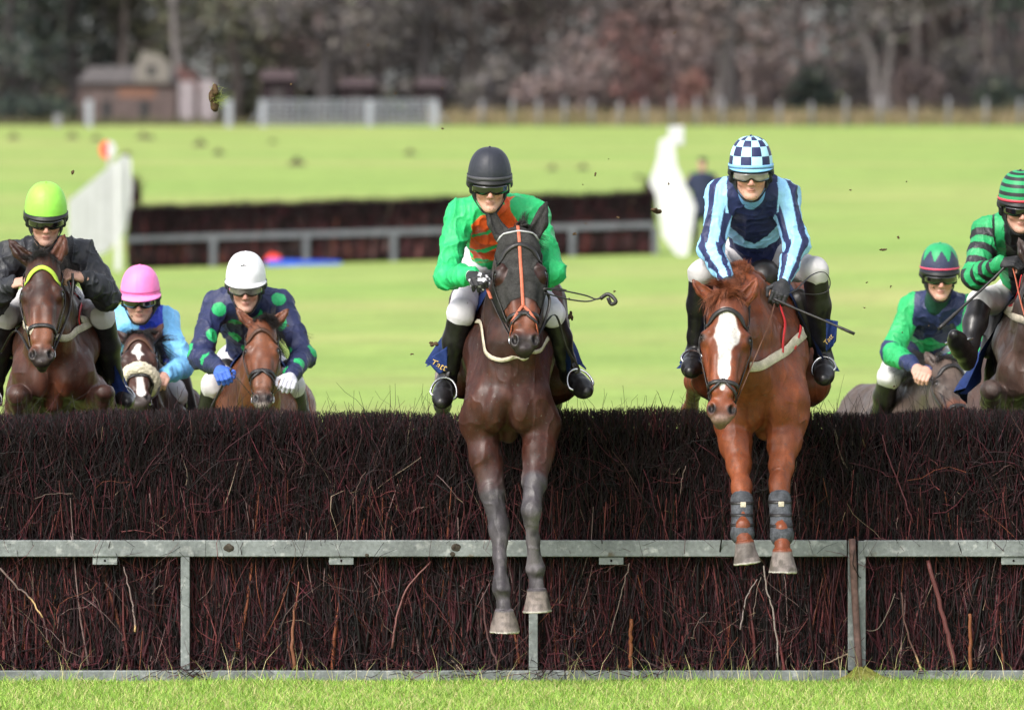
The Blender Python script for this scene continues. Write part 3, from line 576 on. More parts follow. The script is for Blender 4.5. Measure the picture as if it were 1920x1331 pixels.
tree('tall dark trunked tree rising above the chequered cap', 1375, 424, 15, .34, MAUVE, M_ever, lean=-.012, bare=True, name='bare_tree', crown=(.45, 1)); tree('short pale trunk beside the tall dark trunk', 1348, 426, 7.5, .20, MAUVE, M_bark2, lean=.03, bare=True, name='bare_tree', n=300, crown=(.6, 1))
tree('pale trunk leaning left, left one of the forked pair', 1652, 428, 12, .24, GREYB, M_bark2, lean=-.16, bare=True, name='bare_tree', crown=(.5, 1)); tree('pale trunk leaning slightly left, right one of the forked pair', 1672, 428, 13, .24, GREYB, M_bark2, lean=-.05, bare=True, name='bare_tree', crown=(.5, 1))
SH = [(180, 426, 1.9, 1.6, RUST, 'russet shrub at the left end of the cottage'), (345, 430, 2.6, 1.5, RUST, 'purplish shrub above the white boards'), (60, 428, 1.6, 3.5, EVER, 'low dark evergreen bush at the far left'), (110, 426, 1.4, 2.6, EVER, 'low dark bush left of the white post'), (870, 428, 2.2, 2.4, GREYB, 'grey brown bush right of the gate'), (930, 432, 3.4, 2.8, GREYB, 'tall grey shrub left of the white wing top'), (1010, 430, 2.6, 2.8, MAUVE, 'mauve brown shrub left of the middle of the wood'), (1100, 434, 4.2, 3.0, MAUVE, 'tall mauve shrub behind the row of posts'), (1200, 432, 5.2, 3.2, [(.16, .09, .085), (.12, .07, .07), (.19, .12, .105), (.08, .055, .055), (.20, .075, .065)], 'tall pinkish brown shrub above the white wing'), (1292, 427, 2.6, 1.3, RUST, 'reddish shrub just right of the white wing'), (1270, 434, 4.4, 2.6, MAUVE, 'broad pinkish shrub behind the reddish shrub'), (1440, 432, 3.6, 2.6, MAUVE, 'brown shrub right of the tall dark trunk'), (1520, 430, 3.0, 2.2, EVER, 'dark green shrub under the ivy tree'), (1600, 433, 4.0, 2.8, GREYB, 'grey brown shrub left of the forked trunks'), (1720, 431, 3.2, 2.4, MAUVE, 'mauve brown shrub right of the forked trunks'), (1800, 433, 4.0, 2.8, GREYB, 'grey shrub near the right end of the wood'), (1885, 428, 2.4, 2.6, EVER, 'dark green bush at the right end of the wood')]
for px, y, hg, wd, pal, lb in SH: shrub(lb, px, y, hg, wd, pal)
c_ = Cat(); n = 9000; x = rng.uniform(-6, 27, n); y = rng.uniform(412.5, 424, n); V, Fc, C = blades(9000, -4, 40, 412.5, 424, .4, .9, .06, [(.22, .17, .10), (.17, .14, .075), (.26, .20, .13), (.13, .12, .06)], lean=.4); c_.add(V, Fc, C); V, Fc, C = blades(2500, -40, -4, 412.5, 420, .2, .5, .06, [(.10, .10, .05), (.07, .06, .04)], lean=.4); c_.add(V, Fc, C); tag(c_.obj('rough_grass', M_far, smooth=False), kind='stuff')
# posts, gate, cottage, sheds
M_post = mat('weathered_post', (.19, .185, .205), .8, .2, noise=(5, .75, 1.15))
for i, px in enumerate((903, 960, 1010, 1058, 1110, 1162, 1210, 1260, 1307, 1354, 1409, 1463, 1523, 1586, 1650, 1713, 1778, 1848, 1912, 1975)):
    y = 411.5-(i > 8)*.6; x = (px-960)/kpx(y); z = gw(x, y); hg = rng.uniform(1.15, 1.4); b = Mb(); b.tube([(x, y, z-.1), (x+rng.normal(0, .02), y, z+hg*.97), (x, y, z+hg)], [.085, .08, .05], 8); tag(b.obj('fence_post', M_post, loc=(x, y, z)), 'slim weathered post in the long row along the woodland edge', 'fence post', 'posts along the woodland edge')
M_wpost = mat('dull_white_post', (.26, .27, .31), .8, .2, noise=(5, .8, 1.1))
for px, lb in ((167, 'thick white post in front of the russet shrub'), (429, 'thick white post left of the pale metal gate'), (108, 'small grey post at the far left under the bushes')):
    y = 409.; x = (px-960)/kpx(y); z = gw(x, y); hg = 1.25 if px != 108 else .6; b = Mb(); b.box((x-.17, y-.1, z-.1), (x+.17, y+.1, z+hg), .03); tag(b.obj('white_post', M_wpost if px != 108 else M_post, loc=(x, y, z), smooth=False), lb, 'post')
yg = 410.; gX = lambda px: (px-960)/kpx(yg); gt = thing('metal_gate', 'pale metal gate of rails and mesh with diagonal braces along the wood', 'gate', (gX(655), yg, gw(gX(655), yg))); zg = gw(gX(655), yg); M_gate = mat('pale_gate_paint', (.19, .20, .235), .6, .3, noise=(4, .85, 1.1))
for px in (493, 693, 815): b = Mb(); b.box((gX(px)-.17, yg-.08, zg-.05), (gX(px)+.17, yg+.08, zg+1.25), .02); b.obj('gate_post', M_wpost, gt, smooth=False)
for a, c2 in ((493, 693), (693, 815)):
    for zz in (.08, .32, .56, .80, 1.02, 1.18): b = Mb(); b.box((gX(a)+.17, yg-.03, zg+zz), (gX(c2)-.17, yg+.03, zg+zz+.07)); b.obj('gate_rail', M_gate, gt, smooth=False)
    for px in np.arange(a+14, c2-8, 12): b = Mb(); b.box((gX(px)-.025, yg-.05, zg+.06), (gX(px)+.025, yg-.031, zg+1.24)); b.obj('gate_bar', M_gate, gt, smooth=False)
for a, e in ((493, 468), (815, 842)): b = Mb(); b.tube([(gX(a), yg, zg+1.0), (gX(e), yg, zg)], .06, 6); b.obj('brace', M_gate, gt)
M_brick = mat('brown_brick', (.095, .072, .068), .9, .15, noise=[(2, .7, 1.3), (12, .8, 1.2)], bump=(20, .4)); M_roof = mat('roof_slate', (.088, .079, .078), .8, .2, noise=(4, .7, 1.3)); M_dark = mat('dark_boards', (.020, .014, .016), .85, .15, noise=(3, .6, 1.6)); M_win = mat('dark_window_glass', (.015, .016, .02), .15, .5, noise=(2, .7, 1.3)); M_pale = mat('pale_render', (.24, .21, .22), .8, .2, noise=(2, .85, 1.1)); M_stone = mat('pale_gable_stone', (.165, .15, .135), .9, .1, noise=(3, .7, 1.25))
yc = 424.; cX = lambda px: (px-960)/kpx(yc); zc = gw(cX(250), yc)
ct = thing('cottage', 'low brown cottage with a pale gable and white boards at the wood edge', 'house', (cX(250), yc, zc))
b = Mb(); b.box((cX(150), yc, zc-.3), (cX(330), yc+4, zc+1.95)); b.obj('wall', M_brick, ct, smooth=False)
b = Mb(); b.prism([(cX(145), yc-.3, zc+1.951), (cX(336), yc-.3, zc+1.951), (cX(318), yc+2, zc+2.75), (cX(162), yc+2, zc+2.75)], (0, 2, .02)); b.obj('roof', M_roof, ct, smooth=False)
b = Mb(); b.prism([(cX(252), yc-.32, zc+1.96), (cX(318), yc-.32, zc+1.96), (cX(318), yc-.32, zc+2.9), (cX(298), yc-.32, zc+3.35), (cX(268), yc-.32, zc+3.5), (cX(255), yc-.32, zc+2.8)], (0, .4, 0)); gb = b.obj('gable', M_stone, ct, smooth=False)
b = Mb(); b.box((cX(277), yc-.36, zc+2.3), (cX(292), yc-.322, zc+2.75)); b.obj('gable_window', M_win, gb, smooth=False)
for px in (200, 270): b = Mb(); b.box((cX(px-8), yc-.05, zc+.2), (cX(px+8), yc+.05, zc+1.1)); b.obj('window', M_win, ct, smooth=False)
b = Mb(); b.box((cX(222), yc-.04, zc+1.25), (cX(292), yc+.03, zc+1.7)); b.obj('lintel_board', mat('orange_brown_boards', (.17, .09, .065), .8, .2, noise=(3, .8, 1.2)), ct, smooth=False)
for px, h_, lb in ((353, 2.0, 'left of the two tall pale boards right of the cottage'), (391, 2.1, 'right of the two tall pale boards, behind the flying turf')):
    b = Mb(); b.box((cX(px-16), yc-1, zc-.1), (cX(px+13), yc-.85, zc+h_), .03); tag(b.obj('pale_board', M_pale, smooth=False, loc=(cX(px), yc-1, zc)), lb, 'board')
for a, e, h_, lb in ((484, 556, 2.6, 'dark low shed behind the left end of the gate'), (634, 704, 2.2, 'dark shed behind the middle of the gate'), (776, 836, 2.2, 'dark shed behind the right end of the gate')):
    t = thing('shed', lb, 'shed', (cX((a+e)/2), yc+1, zc)); b = Mb(); b.box((cX(a+4), yc+1, zc-.3), (cX(e-4), yc+4, zc+h_*.82)); b.obj('wall', M_dark, t, smooth=False)
    b = Mb(); b.prism([(cX(a), yc+.7, zc+h_*.821), (cX(e), yc+.7, zc+h_*.821), (cX(e-6), yc+2.5, zc+h_), (cX(a+6), yc+2.5, zc+h_)], (0, 1.6, .01)); b.obj('roof', mat('rusty_sheet', (.07, .05, .052), .8, .2, noise=(3, .7, 1.3)), t, smooth=False); b = Mb(); b.box((cX((a+e)/2-10), yc+.95, zc), (cX((a+e)/2+10), yc+1.02, zc+h_*.65)); b.obj('door', M_ever, t, smooth=False)
# ---------------------------------------------------------------- horses
M_coat = mat('horse_coat', rvar=(9, .34, .60), rough=.43, spec=.30, attr=True, noise=[(6, .70, 1.25), (40, .84, 1.14, (1, 1, .4)), (220, .80, 1.18, (1, 1, .5))], mix=[((.105, .09, .078), 75, .665, .74), ((.09, .078, .068), 22, .70, .82)], bump=[(24, .22, (1, 1, .6), .008), (300, .30, (1, 1, .35), .002)])
M_hair = mat('mane_hair', rough=.5, spec=.4, attr=True, noise=(40, .7, 1.3))
M_eye = mat('wet_eye', (.012, .006, .004), .06, .6, coat=.6)
M_leather = mat('black_leather', (.016, .014, .014), .42, .45, noise=(30, .7, 1.4), bump=(120, .15))
M_brown_leather = mat('brown_leather', (.07, .03, .016), .5, .4, noise=(30, .7, 1.4), bump=(120, .15))
M_steel = mat('bright_steel', (.6, .6, .6), .25, .5, 1., noise=(30, .8, 1.1))
M_blue = mat('blue_saddle_cloth', (.012, .028, .115), .75, .2, noise=[(9, .75, 1.3), (60, .9, 1.1)], bump=[(14, .35, (1, 1, 1), .012), (160, .2)])
M_cream = mat('cream_webbing', (.52, .46, .36), .85, .2, noise=[(25, .75, 1.12), (120, .85, 1.1)], bump=(180, .3))
M_gold = mat('gold_embroidery', (.5, .33, .09), .6, .3, noise=(90, .8, 1.2))
M_fleece = mat('cream_fleece', (.62, .56, .43), .95, .1, noise=[(60, .75, 1.15)], bump=[(110, .9, (1, 1, 1), .01)])
M_red = mat('red_webbing', (.55, .03, .035), .6, .3, noise=(60, .8, 1.2))
M_orange = mat('orange_webbing', (.45, .125, .07), .6, .3, noise=(60, .8, 1.15))
M_hood = mat('grey_hood_mesh', (.030, .029, .028), .85, .15, noise=[(18, .6, 1.5), (140, .7, 1.4)], bump=[(45, .5, (.6, 1, 2.6), .006), (300, .3)])
M_boot = mat('tendon_boot_fabric', (.045, .048, .055), .75, .25, noise=[(25, .6, 1.7), (110, .75, 1.3)], bump=(150, .35))
M_lime = mat('lime_webbing', (.38, .52, .06), .6, .3)

def frame(down, xdir):
    d = nrm(down); x = nrm(np.asarray(xdir, float)-d*(np.asarray(xdir, float)@d)); return np.stack([x, np.cross(x, d), d], 1)   # columns: right, back, down

def horse(sp):
    root = thing('horse', sp['label'], 'horse', (sp['W'][0], sp['W'][1], 0.0 if 'base' not in sp else sp['base']), sp.get('group'))
    h = sp.get('h', .009); s = Sdf()
    ya, pi_ = math.radians(sp.get('yaw', 0)), math.radians(sp.get('pitch', 0))
    RT = np.array(Matrix.Rotation(ya, 3, 'Z') @ Matrix.Rotation(pi_, 3, 'X')); W0 = np.asarray(sp['W'], float); sc = sp.get('scale', 1.0)
    T = lambda x, y, z: W0+RT@(A(x, y, z)*sc)
    TR = lambda *r: np.array(r)*sc
    PO, MU = np.asarray(sp['poll'], float), np.asarray(sp['muzzle'], float); hs = np.linalg.norm(MU-PO)/.60
    HR = frame(MU-PO, sp.get('hx', (1, 0, 0))); hw = sp.get('hw', 1.16); HX = lambda z: 1+(hw-1)*float(np.clip((.56-z)/.14, 0, 1)) if z > -.05 else hw; Hd = lambda x, y, z: PO+HR@(A(x*HX(z), y, z)*hs)
    HP = lambda L: np.array([Hd(*q) for q in L])
    # trunk
    s.ell(T(0, .40, -.385), TR(.24, .62, .335), .08, RT)                       # barrel
    s.ell(T(0, -.10, -.42), TR(.165, .34, .30), .08, RT)                        # chest
    s.ell(T(0, .98, -.27), TR(.215, .38, .29), .08, RT)                          # quarters
    s.cone(T(0, -.06, -.08), T(0, .28, -.10), .065*sc, .075*sc, .10); s.cone(T(0, .28, -.10), T(0, .95, -.06), .08*sc, .10*sc, .10)
    s.cone(T(0, 1.25, -.14), T(0, 1.36, -.22), .06, .05, .08)
    for g in (-1, 1):
        s.chain([(T(g*.075, .06, -.14), .07*sc), (T(g*.112, -.14, -.34), .092*sc), (T(g*.118, -.38, -.52), .080*sc)], .07)      # shoulder blade
        s.ell(T(g*.068, -.43, -.57), TR(.062, .080, .115), .010, RT)           # breast muscle
        s.ell(T(g*.120, -.37, -.57), TR(.066, .085, .11), .03, RT)
        s.ell(T(g*.145, 1.05, -.42), TR(.10, .26, .30), .06, RT)
    s.cone(T(0, -.45, -.50), T(0, -.34, -.70), .03, .05, .04)
    # neck
    nb = sp.get('arch', .06); c0, c1 = T(0, .02, -.13), Hd(0, .12, .05); cm = (c0+c1)/2+nb*RT@A(0, 0, 1)
    t0, t1 = T(0, -.30, -.46), Hd(0, .20, .22); tm = (t0+t1)/2
    s.chain([(c0, .085*sc), (cm, .066*hs), (c1, .062*hs)], .10); s.chain([(t0, .15*sc), (tm, .098*hs), (t1, .07*hs)], .10)
    s.chain([((c0+t0)/2, .165*sc), ((cm+tm)/2, .105*hs), ((c1+t1)/2, .082*hs)], .09)
    for g in (-1, 1): s.cone((t0+tm)/2+RT@A(g*.06, -.02, 0), Hd(g*.05, .19, .2), .05, .03, .03)
    # head
    HT = lambda *r: np.array(r)*hs
    s.ell(Hd(0, .09, .06), HT(.078*hw, .09, .10), .04, HR)
    s.chain([(Hd(0, .088, .10), .080*hs), (Hd(0, .080, .24), .073*hs), (Hd(0, .066, .42), .050*hs), (Hd(0, .058, .52), .044*hs)], .03, (HR[:, 0], hw))
    s.cone(Hd(0, .13, .22), Hd(0, .115, .50), .065*hs, .042*hs, .04)
    for g in (-1, 1):
        s.ell(Hd(g*.077, .062, .205), HT(.034, .036, .040), .022, HR)                       # orbit
        s.cone(Hd(g*.060, .040, .165), Hd(g*.084, .050, .185), .016*hs, .013*hs, .02)        # brow ridge
        s.ell(Hd(g*.060, .165, .24), HT(.036, .085, .12), .03, HR)                          # jowl
        s.cone(Hd(g*.076, .088, .24), Hd(g*.052, .072, .38), .022*hs, .016*hs, .025)         # facial crest
        s.cone(Hd(g*.034, .030, .30), Hd(g*.030, .028, .46), .022*hs, .020*hs, .03)          # nasal bone
        s.ell(Hd(g*.040, .040, .538), HT(.027, .032, .040), .02, HR)                        # nostril wing
        s.ell(Hd(g*.066, .030, .185), HT(.012, .012, .012), .02, HR)
    s.ell(Hd(0, .072, .540), HT(.045, .046, .050), .02, HR); s.ell(Hd(0, .058, .580), HT(.040, .034, .022), .02, HR); s.ell(Hd(0, .098, .578), HT(.027, .034, .024), .012, HR)
    for g in (-1, 1):
        s.ell(Hd(g*.046, .012, .546), HT(.013, .020, .023), .010, HR, True); s.ell(Hd(g*.053, .006, .526), HT(.007, .018, .018), .008, HR, True)
        s.ell(Hd(g*.100, .055, .205), HT(.015, .017, .013), .008, HR, True)                 # eye socket
        s.cone(Hd(g*.036, .115, .598), Hd(g*.058, .125, .555), .004, .003, .006, sub=True)   # mouth
    # ears: tips given in head space
    for g, tip in zip((-1, 1), sp['ears']):
        b, t = Hd(g*.048, .085, .012), Hd(*tip); m = b*.55+t*.45+HR@A(g*.014, 0, 0)*hs; inn = HR@A(g*.25, -1, 0); inn = nrm(inn)
        s.chain([(b, .030*hs), (b*.72+m*.28, .035*hs), (m, .031*hs), (m*.45+t*.55, .019*hs), (t, .004)], .008)
        s.chain
        s.cone(b*.6+m*.4+inn*.030*hs, m*.2+t*.8+inn*.014*hs, .023*hs, .006*hs, .008, sub=True)
    # legs
    dark = []; fore = sp['fore']; hoof_seg = []
    def hoof(f, t, toe, r=1.0):
        ax = nrm(t-f); s.cone(f, t-ax*.02, .033*r, .037*r, .015)
        e = t+toe*.105*r; s.frus(t+toe*-.012, e, .046*r, .071*r); hoof_seg.append((t, e, toe))
    for g, L in zip((-1, 1), fore):
        el, kn, fe, co_, toe = [np.asarray(q, float) for q in L]; toe = nrm(toe); sh = T(g*.122, -.37, -.55)
        s.chain([(sh, .088), (el*.6+sh*.4, .090), (el, .086)], .05)
        m1 = el*.72+kn*.28; m2 = el*.35+kn*.65; n_ = nrm(np.cross(kn-el, A(1, 0, 0)))
        s.chain([(el, .082), (m1, .077), (m2, .055), (kn, .045)], .03)
        lat = nrm(np.cross(kn-el, n_))
        s.cone(el*.85+kn*.15+lat*.025*g, m2+lat*.012*g, .055, .034, .03); s.cone(el+n_*.02, m1-n_*.02, .07, .055, .03)
        ud = nrm(kn-el); ld = nrm(fe-kn)
        s.ell(kn+ud*.0, (.052, .050, .062), .016, np.stack([A(1, 0, 0), nrm(np.cross(ud, A(1, 0, 0))), ud], 1)); s.cone(kn-ud*.03, kn+ld*.055, .043, .039, .02); 
        s.ell(kn+ld*.02-lat*.018*g, (.026, .03, .03), .015)
        s.chain([(kn+ld*.05, .039), (kn*.5+fe*.5, .031), (fe-ld*.04, .034), (fe, .044)], .02)
        bk = nrm(np.cross(A(1, 0, 0), ld)); s.cone(kn+ld*.08-bk*.020, fe-ld*.03-bk*.022, .021, .023, .008)           # tendon
        s.ell(fe, (.041, .043, .043), .02); s.ell(fe-bk*.03, (.028, .026, .03), .015)
        hoof(fe, co_, toe)
        dark += [(el*.25+kn*.75, kn, .09), (kn, fe, .09), (fe, co_, .08)]
    for g, L in zip((-1, 1), sp['hind']):
        stf, hk, fe, co_, toe = [T(*q) for q in L[:4]]+[nrm(RT@A(*L[4]))]
        hip = T(g*.15, .95, -.30)
        s.chain([(hip, .155*sc), (stf, .105*sc)], .08); s.cone(T(g*.15, 1.25, -.40), stf*.5+hk*.5, .12*sc, .065*sc, .08); s.chain([(stf, .105*sc), (stf*.5+hk*.5, .078*sc), (hk, .05)], .05)
        ld = nrm(fe-hk); s.ell(hk, (.048, .055, .058), .03); s.cone(hk-nrm(stf-hk)*.07, hk+ld*.05, .03, .034, .02)
        s.chain([(hk, .045), (hk*.5+fe*.5, .034), (fe, .040)], .02); s.ell(fe, (.042, .044, .044), .02); hoof(fe, co_, toe)
        dark += [(hk, fe, .09), (fe, co_, .08)]
    V, Q = s.net(h); V = relax(V, Q, 1, .4); N = vnormals(V, Q)
    vein = (1-np.abs(2*vnoise(V*A(1, 1, .6), 16, 12)-1))**9; V = V+N*(.015*(vnoise(V*A(1.2, 1, .7), 11, 2)-.5)+.006*(vnoise(V*A(1.2, 1, .6), 28, 6)-.5)+.0035*vein)[:, None]*sstep(.0, .25, np.linalg.norm(V-(PO+MU)/2, axis=1)-.18)[:, None]; N = vnormals(V, Q)
    # coat colours
    c = sp['coat']; C = np.tile(np.array(c['body'], float), (len(V), 1))
    def lay(colr, m): C[:] = C*(1-m[:, None])+np.array(colr, float)*m[:, None]
    L = (V-PO)@HR/hs; L[:, 0] /= 1+(hw-1)*np.clip((.56-L[:, 2])/.14, 0, 1); nz_ = vnoise(V, 9, 3); nf = vnoise(V, 34, 5)
    tl = (V-W0)@RT/sc
    if 'back' in c: lay(c['back'], sstep(-.42, -.15, tl[:, 2]+.1*nz_)*.8)
    if 'tan' in c: lay(c['tan'], np.clip(sstep(.40, .75, nz_*.6+nf*.4), 0, 1)*.6)
    inhead = (L[:, 2] > -.2) & (L[:, 2] < .66) & (L[:, 1] > -.1) & (L[:, 1] < .27) & (np.abs(L[:, 0]) < .17)
    ih = inhead.astype(float)
    if 'muzz_tan' in c: lay(c['muzz_tan'], ih*(L[:, 1] < .15)*sstep(.33, .40, L[:, 2])*sstep(.53, .48, L[:, 2])*.8); 
    lay(c.get('muzzle', (.02, .016, .016)), ih*sstep(c.get('mz', .485), c.get('mz', .485)+.055, L[:, 2]+.02*(nz_-.5))*c.get('muz', .9))
    if 'lip' in c: lay(c['lip'], ih*sstep(.570, .590, L[:, 2]+.012*nf)*.9)
    for g in (-1, 1):
        d = np.linalg.norm((L-A(g*.094, .055, .205))*A(1, 1, 1.25), axis=1); lay((.012, .009, .008), ih*sstep(.038, .024, d)*.9)
        d = np.linalg.norm(L-A(g*.046, .012, .546), axis=1); lay((.006, .004, .004), ih*sstep(.030, .017, d))
    if 'ear' in c: lay(c['ear'], ih*sstep(.0, -.05, L[:, 2]))
    for (a, b, wa, wb) in c.get('blaze', []):
        d, t = segdist(np.stack([L[:, 0], 0*L[:, 0], L[:, 2]], 1), A(a[0], 0, a[1]), A(b[0], 0, b[1]))
        lay((.62, .58, .55), ih*(L[:, 1] < .09)*(N@HR[:, 1] < -.05)*sstep(.006, -.004, d-(wa+(wb-wa)*t)+.010*(nf-.5)))
    if 'points' in c:
        m = np.zeros(len(V))
        for a, b, r in dark: d, t = segdist(V, a, b); m = np.maximum(m, sstep(r*1.15, r*.75, d+.03*(nz_-.5)))
        for Lg in fore:
            el, kn = np.asarray(Lg[0]), np.asarray(Lg[1]); d, t = segdist(V, el, kn); m = np.maximum(m, sstep(.13, .09, d)*sstep(.35, .9, t+.25*(nz_-.5))*.9)
        lay(c['points'], m)
        if 'mud' in c: lay(c['mud'], m*sstep(.45, .7, nf*.5+nz_*.5)*.7)
    if 'socks' in c:
        for i, colr in c['socks']:
            f = (sp['fore']+[None, None])[i] if i < 2 else None
    for a, b, r in sp.get('patch', []):
        d, t = segdist(V, np.asarray(a[0]), np.asarray(a[1])); lay(b, sstep(r, r*.6, d+.02*(nf-.5)))
    lay((.05, .045, .04), sstep(.80, .9, vnoise(V, 120, 9))*.5)
    for t, e, toe in hoof_seg:
        d = segdist(V, t-toe*.004, e+toe*.01)[0]; u = (V-t)@toe
        m = (d < .085)*sstep(-.006, .004, u); hc = c.get('hoof', (.20, .165, .145)); lay(hc, m)
        lay(tuple(.55*q for q in hc), m*sstep(.45, .8, vnoise(V*A(1, 1, 1.5)+toe, 45, 4))*.8); lay((.06, .05, .042), m*sstep(.6, .75, vnoise(V, 26, 14))*.7); lay((.5, .47, .42), m*sstep(.093, .099, u)*.8)
    mesh_obj('body', V, Q, M_coat, root, col=C)
    for g in (-1, 1):
        m = Mb(); m.sphere(Hd(g*.0825, .058, .205), .0215*hs, nu=16, nv=10); m.obj('eye', M_eye, root)
    # hair
    def hair(name, roots, dirs, lens, colr, r0=.004, bend=.25, seg=7):
        n = len(roots); Vh, Fh, Ch = twigs(roots, dirs, lens, r0, r0*.3, np.array(colr)*rng.uniform(.6, 1.5, (n, 1)), seg=seg, bend=bend)
        return mesh_obj(name, Vh, Fh, M_hair, root, col=Ch)
    hc = c.get('hair', (.014, .011, .010)); side = sp.get('mane_side', 1)
    if sp.get('mane', 1):
        n = sp.get('mane_n', 1600); t = rng.uniform(.0, .88, n)[:, None]; cur = np.where(t < .5, c1+(cm-c1)*t*2, cm+(c0-cm)*(t-.5)*2)
        up = RT@A(0, 0, 1); rts = cur+up*.42+rng.normal(0, .010, (n, 3))
        for _ in range(40): rts = rts-up*np.clip(s.eval(rts)+.004, -.02, .06)[:, None]*.8
        ln = sp.get('mane_len', .15)
        rts = s.proj(rts, -.003, 4); li = (t[:, 0]*34/.88).astype(int); ld = up*sp.get('mane_up', .45)+side*RT@A(1, 0, 0)*.8+rng.normal(0, .26, (36, 3))
        mesh_obj('mane', *(lambda v: (v[0], v[1]))(q_ := locks(rts, li, ld, ln*1.1, .0019, np.array(hc)*rng.uniform(.5, 1.5, (n, 1)), sp.get('droop', .45))), M_hair, root, col=q_[2])
    if sp.get('forelock', 1):
        n = sp.get('flock_n', 600); L_ = np.stack([rng.normal(0, .030, n), rng.uniform(.03, .10, n), rng.uniform(-.015, .02, n)], 1); rts = s.proj(HP(L_), -.003)
        nl = 16; fd = np.stack([rng.normal(sp.get('flock_x', 0), .40, nl), rng.normal(-.65, .2, nl), rng.uniform(-.5, .7, nl)], 1)@HR.T
        li = np.clip(((L_[:, 0]+.06)/.12*nl).astype(int), 0, nl-1); q_ = locks(rts, li, fd, .085*sp.get('flock', 1.), .0018, np.array(hc)*rng.uniform(.5, 1.5, (n, 1)), .45, .14); mesh_obj('forelock', q_[0], q_[1], M_hair, root, col=q_[2])
    n = 160; tr = T(0, 1.38, -.2)+rng.normal(0, .02, (n, 3)); hair('tail', tr, RT@A(0, .5, -.9)+rng.normal(0, .07, (n, 3)), rng.uniform(.5, .75, n), hc, r0=.006, bend=.06)
    def shell(name, mask, m, off=.004):
        k = mask(np.stack([L[:, 0], L[:, 1], L[:, 2]], 1)); q = Q[np.all(k[Q], 1)]; u, inv = np.unique(q, return_inverse=True); q = inv.reshape(-1, 4)
        Vs = relax(V[u], q, 2, .4)+N[u]*off; return mesh_obj(name, Vs, q, m, root)
    R = dict(shell=shell, root=root, sdf=s, T=T, Hd=Hd, HR=HR, hs=hs, RT=RT, HP=HP, PO=PO)
    return R

# ---------------------------------------------------------------- tack
def strap(name, sdf, pts, width, m, parent, n=24, off=.006, th=.0045, proj=True, closed=False):
    q = spline(pts, n)
    if proj: q = sdf.proj(q, off)
    q = np.vstack([q[:1], (q[:-2]+2*q[1:-1]+q[2:])/4, q[-1:]]); N = sdf.grad(q); b = Mb(); b.band(q, N, width, th); return b.obj(name, m, parent)
def ring(name, c, r, t, nrm_, parent, m=None):
    n = nrm(nrm_); u = nrm(np.cross(n, A(.3, .1, 1))); v = np.cross(n, u); b = Mb()
    P_ = [c+r*(math.cos(a)*u+math.sin(a)*v) for a in np.linspace(0, 2*math.pi, 21)]; b.tube(P_, t, 6, cap=False); return b.obj(name, m or M_steel, parent)
def bridle(H, nose=M_leather, brow=M_leather, wd=.020, cross=True, brow_w=.024, z_n=.42, head_m=M_leather):
    s, root, HP, Hd = H['sdf'], H['root'], H['HP'], H['Hd']
    arc = lambda z0, zs, rx, y0, a: HP([(rx*math.sin(t), y0-rx*math.cos(t), z0+zs*abs(math.sin(t))**1.5) for t in np.linspace(-a, a, 11)])
    br = strap('browband', s, arc(.085, .05, .11, .07, 1.5), brow_w, brow, root, 30)
    strap('noseband', s, arc(z_n, .02, .085, .085, 2.6), wd*1.1, nose, root, 40)
    bits = []
    for g in (-1, 1):
        strap('cheek_strap', s, HP([(g*.115, .085, .13), (g*.115, .10, .24), (g*.09, .095, .36), (g*.066, .085, .485)]), wd*.85, head_m, root)
        strap('headpiece', s, HP([(g*.115, .085, .13), (g*.09, .13, .06), (g*.05, .17, .0), (0, .19, -.02)]), wd, head_m, root)
        if cross:
            strap('nose_strap', s, HP([(0, .0, z_n-.01), (g*.045, .02, z_n+.045), (g*.075, .09, z_n+.085), (g*.05, .15, z_n+.10)]), wd*.75, nose, root)
        c = s.proj([Hd(g*.062, .085, .505)], .006)[0]; ring('bit_ring', c, .027, .0042, H['HR']@A(g, -.35, 0), root); bits.append(c)
    return bits
def rein(pts, m, root, width=.016, name='rein'):
    q = spline(pts, 26); b = Mb(); b.tube(q, width/2, 8, flat=.28, up=A(0, 0, 1)); return b.obj(name, m, root)
